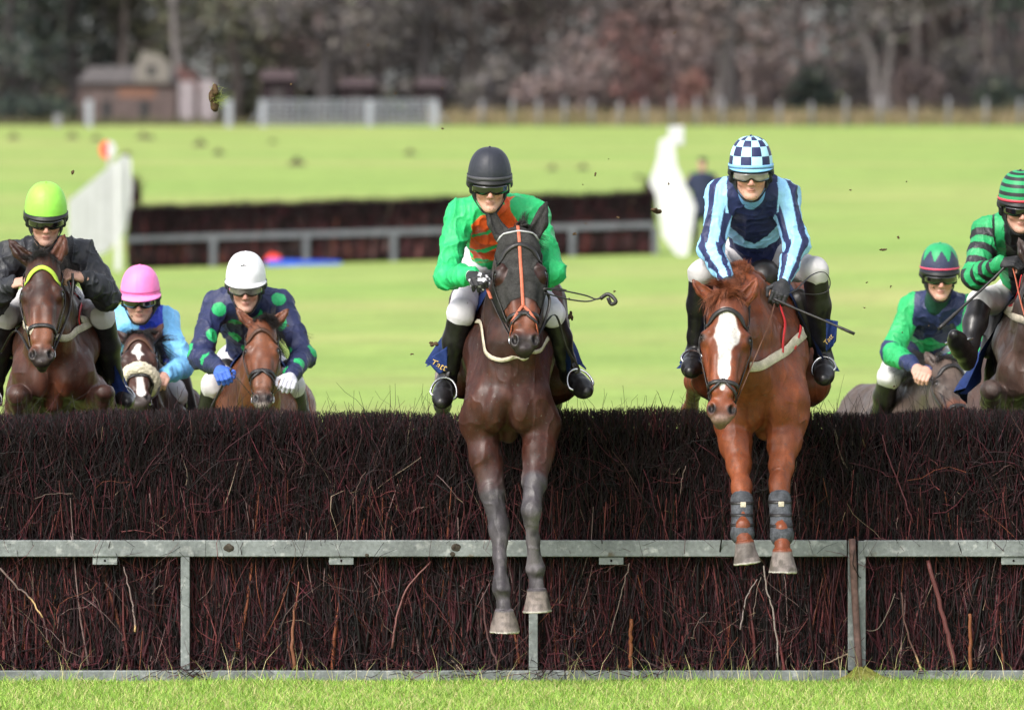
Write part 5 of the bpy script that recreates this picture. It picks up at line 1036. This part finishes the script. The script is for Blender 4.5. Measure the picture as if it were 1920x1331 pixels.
def pat_sky(d):
    B, t, V = d['B'], d['t'], d['V']; u, v = B[:, 0], -B[:, 2]; C = np.tile(SKY, (len(B), 1))
    C[(t < 0) & (np.abs(u) < .125) & (v < .27-np.abs(u)*1.0)] = NAVY; C[(t < 0) & (v > .315)] = NAVY
    for g, q, sh, el, wr, hd in d['arms']:
        i = np.where(d['g'] == g)[0]; tt = d['t'][i]; P = V[i]; f = sstep(.75, 1.25, tt)[:, None]; ax = nrm(el-sh)[None]*(1-f)+nrm(wr-el)[None]*f; ax /= np.linalg.norm(ax, axis=1, keepdims=True)
        o = np.where((tt < 1)[:, None], sh+(el-sh)*tt[:, None], el+(wr-el)*(tt[:, None]-1)); r = P-o; r -= ax*np.sum(r*ax, 1)[:, None]
        e1 = np.cross(ax, A(0, -1, 0)); e1 /= np.linalg.norm(e1, axis=1, keepdims=True); e2 = np.cross(ax, e1); an = np.arctan2(np.sum(r*e1, 1), np.sum(r*e2, 1)); m = sstep(-.10, -.34, np.cos(4*an))[:, None]; C[i] = SKY*(1-m)+NAVY*m
    return C
def chk(a, e):
    r = int(e/.36) if e > -.02 else -1
    if r < 0: return tuple(A(.22, .50, .82))
    return tuple(NAVY if (int(a/(2*math.pi)*12)+r) % 2 == 0 else A(.42, .72, .90))
r2 = rider(dict(shape=(1.04, 1.0, 0.880), label='jockey in light blue and navy striped silks with a chequered cap', face=(0, 12, 0, 1.03), pattern=pat_sky, cap=chk, peak=.014, peak_col=(.20, .45, .78), band=(.22, .48, .80), band_e=(-.05, 0, .05), collar=(.20, .42, .75), glove=dict(L=(.02, .02, .022), R=(.02, .02, .022)), cuff=(.5, .5, .52), breech=(0.51, 0.49, 0.50), lens=M_clear, gog_h=.024, hem=.17,
    J=dict(head=W(1408, 326, -.62), shL=W(1352, 366, -.42), shR=W(1470, 366, -.42), elL=W(1334, 468, -.50), elR=W(1492, 460, -.50), wrL=W(1360, 520, -.72), wrR=W(1470, 530, -.70),
           hipL=W(1378, 490, .10), hipR=W(1458, 490, .10), knL=W(1316, 512, -.42), knR=W(1528, 508, -.42), anL=W(1304, 660, -.18), anR=W(1544, 672, -.18), toL=W(1294, 694, -.45), toR=W(1545, 708, -.45)),
    handR=(A(-.25, -.75, -.6), A(-.3, .5, -.8)), handL=(A(.3, -.75, -.6), A(.3, .5, -.8))))
J = r2['J']
rein([b2[1], W(1424, 650, -1.1), W(1440, 612, -.95), W(1452, 570, -.85)], M_brown_leather, H2['root']); rein([b2[0], W(1330, 640, -1.05), W(1340, 580, -.85), W(1366, 540, -.8)], M_leather, H2['root'])
rein([W(1458, 556, -.85), W(1490, 545, -.75), W(1520, 517, -.65), W(1544, 510, -.62), W(1556, 525, -.6), W(1552, 545, -.6), W(1530, 552, -.62), W(1500, 550, -.66)], M_leather, H2['root'], .014, 'loose_rein_end')
m = Mb(); q = spline([W(1450, 560, -.84), W(1490, 578, -.86), W(1545, 601, -.90), W(1602, 626, -.94)], 16); m.tube(q, [.008]*5+[.0055]*8+[.008]*3, 8); m.tube(q[-3:], .010, 8, flat=.5); tag(m.obj('riding_whip', M_leather, loc=tuple(q[0])), 'black whip held out to the side by the jockey in light blue silks', 'whip')
stirrup(J['anL']*.4+J['toL']*.6, J['toL']-J['anL'], H2['T'](-.24, .2, -.2), sd2); stirrup(J['anR']*.4+J['toR']*.6, J['toR']-J['anR'], H2['T'](.24, .2, -.2), sd2)

# --- bay taking off at the left edge
H3 = horse(dict(label='bay horse with a lime browband rising over the jump at the left edge', W=((108-960)/360, 1.45, 1.97), pitch=-14, h=.0065, hw=1.02,
    poll=W(79, 474, .60), muzzle=W(77, 680, .32), ears=((-.165, .06, -.105), (.105, .05, -.12)), coat=var(body=(.060, .020, .012), tan=(.10, .032, .015), muzz_tan=(.17, .06, .03), points=(.045, .018, .013), mud=(.06, .03, .022)), forelock=1, flock=.9, mane=1, mane_up=.8,
    fore=[TUCK(46, 748, .72, 1), TUCK(182, 745, .72, -1)], hind=HPUSH))
b3 = bridle(H3, cross=False, brow=M_lime, z_n=.395)
strap('breast_girth', H3['sdf'], seen(H3, [(40, 604), (60, 622), (112, 634), (140, 622), (172, 603), (182, 590)], -.4), .040, M_cream, H3['root'], 30); strap('martingale', H3['sdf'], seen(H3, [(140, 530), (152, 560), (147, 590), (152, 618)], -.4), .013, M_red, H3['root'], 16)
sd3 = saddle_set(H3, flare=(.16, .12))
r3 = rider(dict(shape=(1.0, 1.0, 0.924), label='jockey in a plain black jacket with a lime green cap', face=(4, 20, 0, 1.03), pattern=lambda d: np.tile(A(*DRK), (len(d['V']), 1)), cap=plain((.28, .66, .08)), peak=.016, puff=1.12, fold=1.3, breech=(0.56, 0.54, 0.54), stubble=.4,
    J=dict(head=W(86, 410, .85), shL=W(18, 482, 1.15), shR=W(152, 478, 1.15), elL=W(-16, 565, 1.0), elR=W(200, 556, 1.0), wrL=W(20, 534, .85), wrR=W(156, 522, .82), hipL=W(62, 575, 1.8), hipR=W(126, 575, 1.8),
           knL=W(8, 595, 1.2), knR=W(192, 592, 1.2), anL=W(-12, 735, 1.42), anR=W(218, 730, 1.42), toL=W(-24, 762, 1.2), toR=W(238, 752, 1.2)), handR=(A(-.7, -.5, .25), A(0, .6, -.8)), handL=(A(.7, -.5, .2), A(0, .6, -.8))))
J = r3['J']; rein([b3[1], W(128, 590, .6), W(136, 540, .7), W(136, 512, .72)], M_leather, H3['root']); rein([b3[0], W(30, 620, .7), W(2, 660, .9)], M_leather, H3['root'])
stirrup(J['anR']*.4+J['toR']*.6, J['toR']-J['anR'], H3['T'](.24, .2, -.2), sd3); stirrup(J['anL']*.4+J['toL']*.6, J['toL']-J['anL'], H3['T'](-.24, .2, -.2), sd3)

# --- plain bay under the white cap
H4 = horse(dict(label='plain bright bay horse behind the jump under the jockey with a white cap', W=(-1.40, 4.3, 1.60), pitch=-3, h=.0075, hw=1.02, poll=W(490, 596, 3.5), muzzle=W(492, 760, 3.25),
    ears=((-.150, .06, -.10), (.165, .06, -.09)), coat=var(body=(.16, .052, .022), back=(.12, .04, .02), tan=(.20, .07, .03), muzz_tan=(.22, .09, .05), lip=(.28, .24, .20), mz=.47, muzzle=(.03, .024, .022)), forelock=1, flock=1., flock_x=.5,
    fore=[STAND(-1.40, 4.3, -1, .25), STAND(-1.40, 4.3, 1, .0)], hind=HGAL))
b4 = bridle(H4, brow=M_brown_leather, z_n=.36); sd4 = saddle_set(H4, flare=(.06, .06))
def spots(d):
    V = d['V']; C = np.tile(A(.018, .024, .075), (len(V), 1)); r = np.random.default_rng(5); ch = []
    for i in r.permutation(len(V))[:6000]:
        if all(np.linalg.norm(V[i]-c) > .135 for c in ch): ch.append(V[i])
    for c in ch: C[np.linalg.norm(V-c, axis=1) < .040] = (.02, .36, .12)
    return C
r4 = rider(dict(shape=(0.97, 1.0, 0.933), label='jockey in navy silks with green spots and a white cap', face=(0, 18, 0, 1.03), pattern=spots, cap=plain((.74, .74, .76)), peak=.022, peak_col=(.70, .70, .72), glove=dict(L=(.05, .13, .50), R=(.5, .5, .55)), collar=(.018, .024, .075), lens=M_clear, gog_h=.024, breech=(0.58, 0.56, 0.58),
    J=dict(head=W(461, 537, 3.75), shL=W(406, 572, 4.0), shR=W(526, 572, 4.0), elL=W(374, 668, 3.8), elR=W(568, 668, 3.8), wrL=W(412, 692, 3.45), wrR=W(545, 705, 3.45), hipL=W(440, 680, 4.75), hipR=W(500, 680, 4.75),
           knL=W(400, 722, 4.15), knR=W(548, 724, 4.15), anL=W(378, 850, 4.4), anR=W(572, 850, 4.4), toL=W(368, 870, 4.2), toR=W(582, 870, 4.2))))
m = Mb(); hf = r4['hf']; P_ = lambda x, z: hf(x, -.085-.02*0, z)
cp = [o for o in r4['root'].children if o.name.startswith('cap_cover')][0]
m.tube([hf(-.030, -.097, .143), hf(-.012, -.097, .149), hf(.006, -.096, .150)], [.0015, .0045, .002], 6); m.tube([hf(-.010, -.097, .149), hf(-.006, -.093, .157)], .002, 6); m.tube([hf(-.020, -.098, .146), hf(-.026, -.1, .138)], .0015, 6); m.tube([hf(.0, -.097, .150), hf(.008, -.097, .145)], .0015, 6); m.obj('cap_emblem', M_black, r4['root'])
J = r4['J']; rein([b4[0], W(450, 715, 3.35), W(436, 700, 3.4)], M_leather, H4['root']); rein([b4[1], W(530, 718, 3.35), W(532, 708, 3.4)], M_leather, H4['root'])
m = Mb(); q = spline([W(434, 690, 3.38), W(424, 710, 3.4), W(404, 748, 3.45), W(384, 790, 3.5)], 10); m.tube(q, .007, 8); m.tube(q[-2:], .011, 8, flat=.4); tag(m.obj('riding_whip', M_leather, loc=tuple(q[0])), 'black whip pointing down from the blue glove of the jockey in spotted silks', 'whip')

# --- horse with the fleece noseband
H5 = horse(dict(label='dark horse with a white star and a thick cream fleece noseband, behind the jump', W=(-2.04, 5.3, 1.52), pitch=-3, h=.0075, hw=1.05, poll=W(259, 618, 4.55), muzzle=W(262, 752, 4.12), ears=((-.13, .07, -.09), (.14, .07, -.13)),
    coat=var(body=(.042, .018, .014), tan=(.06, .025, .018), muzz_tan=(.06, .025, .018), muzzle=(.05, .04, .038), blaze=[((.0, .13), (-.015, .17), .014, .022), ((-.015, .17), (.01, .20), .02, .016), ((0, .20), (.0, .25), .012, .006), ((.0, .40), (.01, .52), .016, .022)]), forelock=1, flock=.9, fore=[STAND(-2.04, 5.3, -1, .0), STAND(-2.04, 5.3, 1, .25)], hind=HGAL))
b5 = bridle(H5, cross=False, brow=M_brown_leather, z_n=.38)
t = Sdf(); q = [H5['Hd'](.082*math.sin(a), .085-.095*math.cos(a), .355-.02*math.cos(a)) for a in np.linspace(-2.2, 2.2, 15)]; t.chain([(p, .031) for p in q], .02); V, Q = t.net(.006); V = V+vnormals(V, Q)*(.010*(vnoise(V, 60, 3)-.5))[:, None]; mesh_obj('fleece_noseband', V, Q, M_fleece, H5['root'])
saddle_set(H5, flare=(.06, .06))
def pat_blue(d):
    B, t = d['B'], d['t']; C = np.tile(A(.19, .50, .84), (len(B), 1)); C[(t < 0) & (np.abs(B[:, 0]-.07) < .07) & (B[:, 1] < .16) & (B[:, 2] < .12)] = (.03, .055, .52); return C
r5 = rider(dict(shape=(1.06, 1.0, 0.862), label='jockey in light blue silks with a royal blue panel and a pink cap', face=(-3, 16, 0, 1.03), pattern=pat_blue, cap=plain((.86, .21, .50)), peak=.040, peak_col=(.86, .23, .52), band=(.35, .05, .16), band_e=(.05, .065, .08), breech=(0.58, 0.58, 0.61), stubble=.5,
    J=dict(head=W(263, 561, 4.85), shL=W(212, 606, 5.05), shR=W(312, 602, 5.05), elL=W(196, 690, 4.9), elR=W(342, 684, 4.9), wrL=W(228, 712, 4.5), wrR=W(308, 704, 4.5), hipL=W(250, 700, 5.75), hipR=W(310, 700, 5.75),
           knL=W(210, 745, 5.15), knR=W(328, 742, 5.15), anL=W(196, 865, 5.4), anR=W(340, 865, 5.4), toL=W(190, 885, 5.2), toR=W(348, 885, 5.2))))
rein([b5[1], W(296, 735, 4.3), W(302, 706, 4.45)], M_leather, H5['root']); rein([b5[0], W(238, 730, 4.3), W(232, 712, 4.45)], M_leather, H5['root'])

# --- grey brown horse under the green and navy jockey
H6 = horse(dict(label='grey brown horse turning its head aside behind the jump on the right', W=(2.33, 6.4, 1.42), pitch=-8, yaw=16, h=.0075, poll=W(1783, 668, 5.55), muzzle=W(1812, 800, 5.15), hx=(1, .5, 0), ears=((-.10, .09, -.10), (.10, .09, -.10)),
    coat=var(body=(.085, .060, .050), back=(.07, .05, .042), tan=(.10, .07, .055), hair=(.03, .026, .026)), mane_n=700, mane_len=.16, mane_side=-1, fore=[STAND(2.50, 6.4, -1, .25), STAND(2.50, 6.4, 1, .0)], hind=HGAL))
b6 = bridle(H6); saddle_set(H6, cloth=False)
def pat_diamond(d):
    B, t = d['B'], d['t']; u, v = B[:, 0], -B[:, 2]; NV, GR = A(.020, .028, .085), A(.022, .36, .11); C = np.tile(NV, (len(B), 1))
    C[(t < 0) & (B[:, 1] < .08) & ((np.abs(u)/.12+np.abs(v-.27)/.12) < 1)] = GR; C[(t < 0) & (B[:, 1] < .08) & ((np.abs(u+.1)/.07+np.abs(v-.27)/.07) < 1)] = GR
    a = t >= 0; C[a & (t < .85)] = GR; C[a & (t >= .85)] = NV; C[a & (np.abs(t-1.35)/.4+np.abs(vnoise(d['V'], 6, 1)-.5)*1.2 < 1)] = GR; return C
def cap6(a, e):
    k = abs(((a/(2*math.pi)*8) % 1)-.5)*2
    return (.022, .30, .11) if e > .35 and k < (e-.35)/.55+.15*0 or e > 1.05 else (.03, .036, .075)
r6 = rider(dict(shape=(0.95, 1.0, 0.915), label='jockey in navy silks with green diamonds and green sleeves, behind on the right', face=(3, 14, 0, 1.03), pattern=pat_diamond, cap=cap6, peak=.014, band=(.60, .07, .13), band_e=(.03, .06, .10), collar=(.012, .05, .035), breech=(0.62, 0.61, 0.62),
    J=dict(head=W(1762, 518, 5.85), shL=W(1708, 578, 6.1), shR=W(1808, 578, 6.0), elL=W(1672, 662, 6.0), elR=W(1832, 662, 5.9), wrL=W(1718, 690, 5.65), wrR=W(1742, 694, 5.6), hipL=W(1690, 668, 6.75), hipR=W(1752, 668, 6.65),
           knL=W(1668, 706, 6.15), knR=W(1806, 712, 6.0), anL=W(1644, 796, 6.45), anR=W(1830, 850, 6.3), toL=W(1634, 818, 6.2), toR=W(1840, 870, 6.1))))
rein([b6[0], W(1768, 745, 5.35), W(1735, 700, 5.55)], M_leather, H6['root']); rein([b6[1], W(1780, 735, 5.35), W(1748, 702, 5.55)], M_leather, H6['root'])

# --- brown horse at the right edge
H7 = horse(dict(label='dark brown horse rising over the jump, cut by the right edge', W=((1940-960)/360, 1.45, 1.97), pitch=-14, h=.0065, poll=W(1962, 478, .62), muzzle=W(1972, 690, .34), ears=((-.11, .06, -.13), (.11, .06, -.13)),
    coat=var(body=(.058, .034, .027), back=(.045, .028, .024), tan=(.075, .042, .032), points=(.05, .032, .027), mud=(.075, .055, .047)), fore=[TUCK(1872, 742, .72, 1), TUCK(2008, 742, .72, -1)], hind=HPUSH))
b7 = bridle(H7); sd7 = saddle_set(H7, flare=(.16, .12))
strap('breast_girth', H7['sdf'], seen(H7, [(1852, 555), (1862, 570), (1885, 580), (1915, 598), (1950, 606)], -.4), .040, M_cream, H7['root'], 30); strap('martingale', H7['sdf'], seen(H7, [(1898, 508), (1884, 525), (1878, 550), (1886, 578)], -.4), .016, M_red, H7['root'], 16)
def pat_hoop(d):
    B, t = d['B'], d['t']; BK, GR = A(.016, .017, .020), A(.02, .30, .10); C = np.tile(BK, (len(B), 1)); C[(t >= 0) & (((t*3.6+.15) % 1) < .5)] = GR; C[(t < 0) & (np.abs(np.abs(B[:, 0])-.10) < .024)] = GR; return C
cap7 = lambda a, e: (.02, .28, .10) if (e*3.1) % 1 < .5 else (.016, .02, .022)
r7 = rider(dict(shape=(1.02, 1.0, 0.880), label='jockey in black silks with green hoops on the sleeves, at the right edge', face=(6, 16, 0, 1.03), pattern=pat_hoop, cap=cap7, peak=.014, band=(.55, .06, .09), band_e=(-.03, .02, .06), glove=(.016, .016, .018), breech=(0.56, 0.54, 0.54),
    J=dict(head=W(1912, 388, .85), shL=W(1852, 432, 1.15), shR=W(1972, 432, 1.15), elL=W(1828, 522, 1.0), elR=W(2004, 522, 1.0), wrL=W(1872, 494, .78), wrR=W(1958, 500, .78), hipL=W(1896, 560, 1.8), hipR=W(1960, 560, 1.8),
           knL=W(1838, 566, 1.2), knR=W(2020, 570, 1.2), anL=W(1814, 664, 1.02), anR=W(2044, 720, 1.42), toL=W(1790, 626, .80), toR=W(2060, 745, 1.2)), handL=(A(.8, -.4, .1), A(0, .6, -.8))))
J = r7['J']; stirrup(J['anL']*.35+J['toL']*.65, J['toL']-J['anL'], H7['T'](-.24, .2, -.2), sd7, .07)
rein([b7[0], W(1918, 580, .5), W(1904, 520, .7), W(1896, 492, .74)], M_orange, H7['root'], .02); rein([b7[1], W(2000, 560, .5), W(1960, 505, .72)], M_orange, H7['root'], .02)
m = Mb(); q = spline([W(1888, 496, .74), W(1860, 525, .72), W(1800, 580, .66), W(1760, 617, .60)], 16); m.tube(q, [.007]*11+[.010]*5, 8); tag(m.obj('riding_whip', M_leather, loc=tuple(q[0])), 'black whip slanting down from the black glove of the jockey in hooped sleeves', 'whip')

# gold lettering on the turned-out corners of two blue saddle cloths
def lettered_corner(H, pts, txt, org, ex, size, name='cloth_corner'):
    a, b_, c, d = [np.asarray(p, float) for p in pts]; G = [[(a*(1-u)+b_*u)*(1-v)+(d*(1-u)+c*u)*v+A(0, -1, 0)*.012*math.sin(u*7+v*3) for u in np.linspace(0, 1, 15)] for v in np.linspace(0, 1, 12)]
    m = Mb(); m.grid(np.array(G), th=.005); o = m.obj(name, M_blue, H['root']); cu = bpy.data.curves.new('lettering', 'FONT'); cu.body = txt; cu.size = size; cu.extrude = .0015; cu.shear = .25; t = bpy.data.objects.new('lettering', cu); COL.objects.link(t)
    me = bpy.data.meshes.new_from_object(t.evaluated_get(bpy.context.evaluated_depsgraph_get())); bpy.data.objects.remove(t); v = np.array([q.co[:] for q in me.vertices]); F_ = [tuple(p.vertices) for p in me.polygons]
    e1 = nrm(ex); n = nrm(np.cross(b_-a, d-a)); n = n if n[1] < 0 else -n; e2 = np.cross(n, e1)*-1; e2 = e2 if e2[2] > 0 else -e2
    mesh_obj('lettering', np.asarray(org)+v[:, :1]*e1+v[:, 1:2]*e2+n*(.016+v[:, 2:3]), F_, M_gold, o, smooth=False)
Y_ = -.60; lettered_corner(H1, [W(838, 650, Y_), W(798, 676, Y_-.01), W(824, 701, Y_-.02), W(839, 694, Y_)], 'Tatt', W(804, 684, Y_-.01), W(838, 697, Y_)-W(804, 684, Y_), .050)
Y_ = -.40; lettered_corner(H2, [W(1548, 598, Y_), W(1570, 602, Y_), W(1568, 640, Y_-.01), W(1550, 660, Y_)], 'Tatt', W(1549, 648, Y_-.01), W(1567, 626, Y_)-W(1549, 648, Y_), .034)
# ---------------------------------------------------------------- the bystander and turf in the air
ym = row_depth(1317, 474); xm = (1317-960)/kpx(ym); standing_man(xm, ym, float(gz(xm, ym)), 1.95*kpx(150)/kpx(ym), mat('navy_coat', (.022, .028, .055), .85, .2, noise=(5, .8, 1.2)), mat('dark_cloth', (.02, .022, .03), .85, .2, noise=(5, .8, 1.2)))
M_clod = mat('clod_soil', (.07, .045, .025), .95, .1, noise=(60, .6, 1.5)); M_clodg = mat('clod_turf', (.16, .15, .04), .9, .1, noise=(60, .6, 1.4))
def clod(px, py, Y, r, label, grass=0, group=None, sq=(1, .8, .6)):
    c = W(px, py, Y); s = Sdf(); q = rng.normal(0, r*.45, (5, 3))*A(*sq)
    for v in q: s.ell(c+v, A(*sq)*r*rng.uniform(.45, .7), r*.3)
    V, Q = s.net(max(r/6, .0012)); V = V+vnormals(V, Q)*(r*.25*(vnoise(V, 3/r, 3)-.5))[:, None]; t = thing('flying_clod', label, 'turf clod', c, group); mesh_obj('soil', V, Q, M_clod, t)
    if grass: k = grass; cc = Cat(); cc.add(*twigs(np.tile(c, (k, 1))+rng.normal(0, r*.3, (k, 3))*A(.6, 1, 1.2), rng.normal(0, 1, (k, 3))+A(.9, 0, .2), rng.uniform(.5, 1.5, k)*r, r*.06, r*.02, np.tile(A(.22, .24, .06), (k, 1))*rng.uniform(.6, 1.3, (k, 1)), bend=.4)); cc.obj('grass_tuft', M_blade, t)
clod(402, 184, .2, .046, 'big clod of turf with grass blades flying in front of the cottage', 70, sq=(.55, .8, 1.1)); clod(1233, 395, .0, .030, 'brown clod flying in front of the tall white wing', 0, sq=(1, .8, .4)); clod(1070, 593, -.3, .022, 'brown clod just right of the loose rein of the hooded horse', 0, sq=(.5, .7, 1)); clod(813, 645, -.2, .018, 'small dark clod left of the hooded horse near the blue cloth'); clod(1657, 468, .3, .016, 'small flat clod above the jockey in navy and green diamonds', sq=(1.2, .8, .4)); clod(137, 322, .2, .016, 'small dark clod right above the lime cap', sq=(.4, .7, 1)); clod(1116, 327, .1, .012, 'tiny clod between the navy cap and the white wing', sq=(.4, .7, 1))
rs = np.random.default_rng(21)
for i in range(34):
    px, py = rs.uniform(20, 1900), rs.uniform(30, 745)
    if i > 16: px, py = (rs.uniform(760, 1180), rs.uniform(330, 745)) if i % 2 else (rs.uniform(1560, 1900), rs.uniform(330, 745))
    clod(px, py, rs.uniform(-.6, .8), rs.uniform(.004, .0095), 'tiny dark speck of thrown turf in the air', 0, 'specks of thrown turf', sq=tuple(rs.uniform(.4, 1.2, 3)))
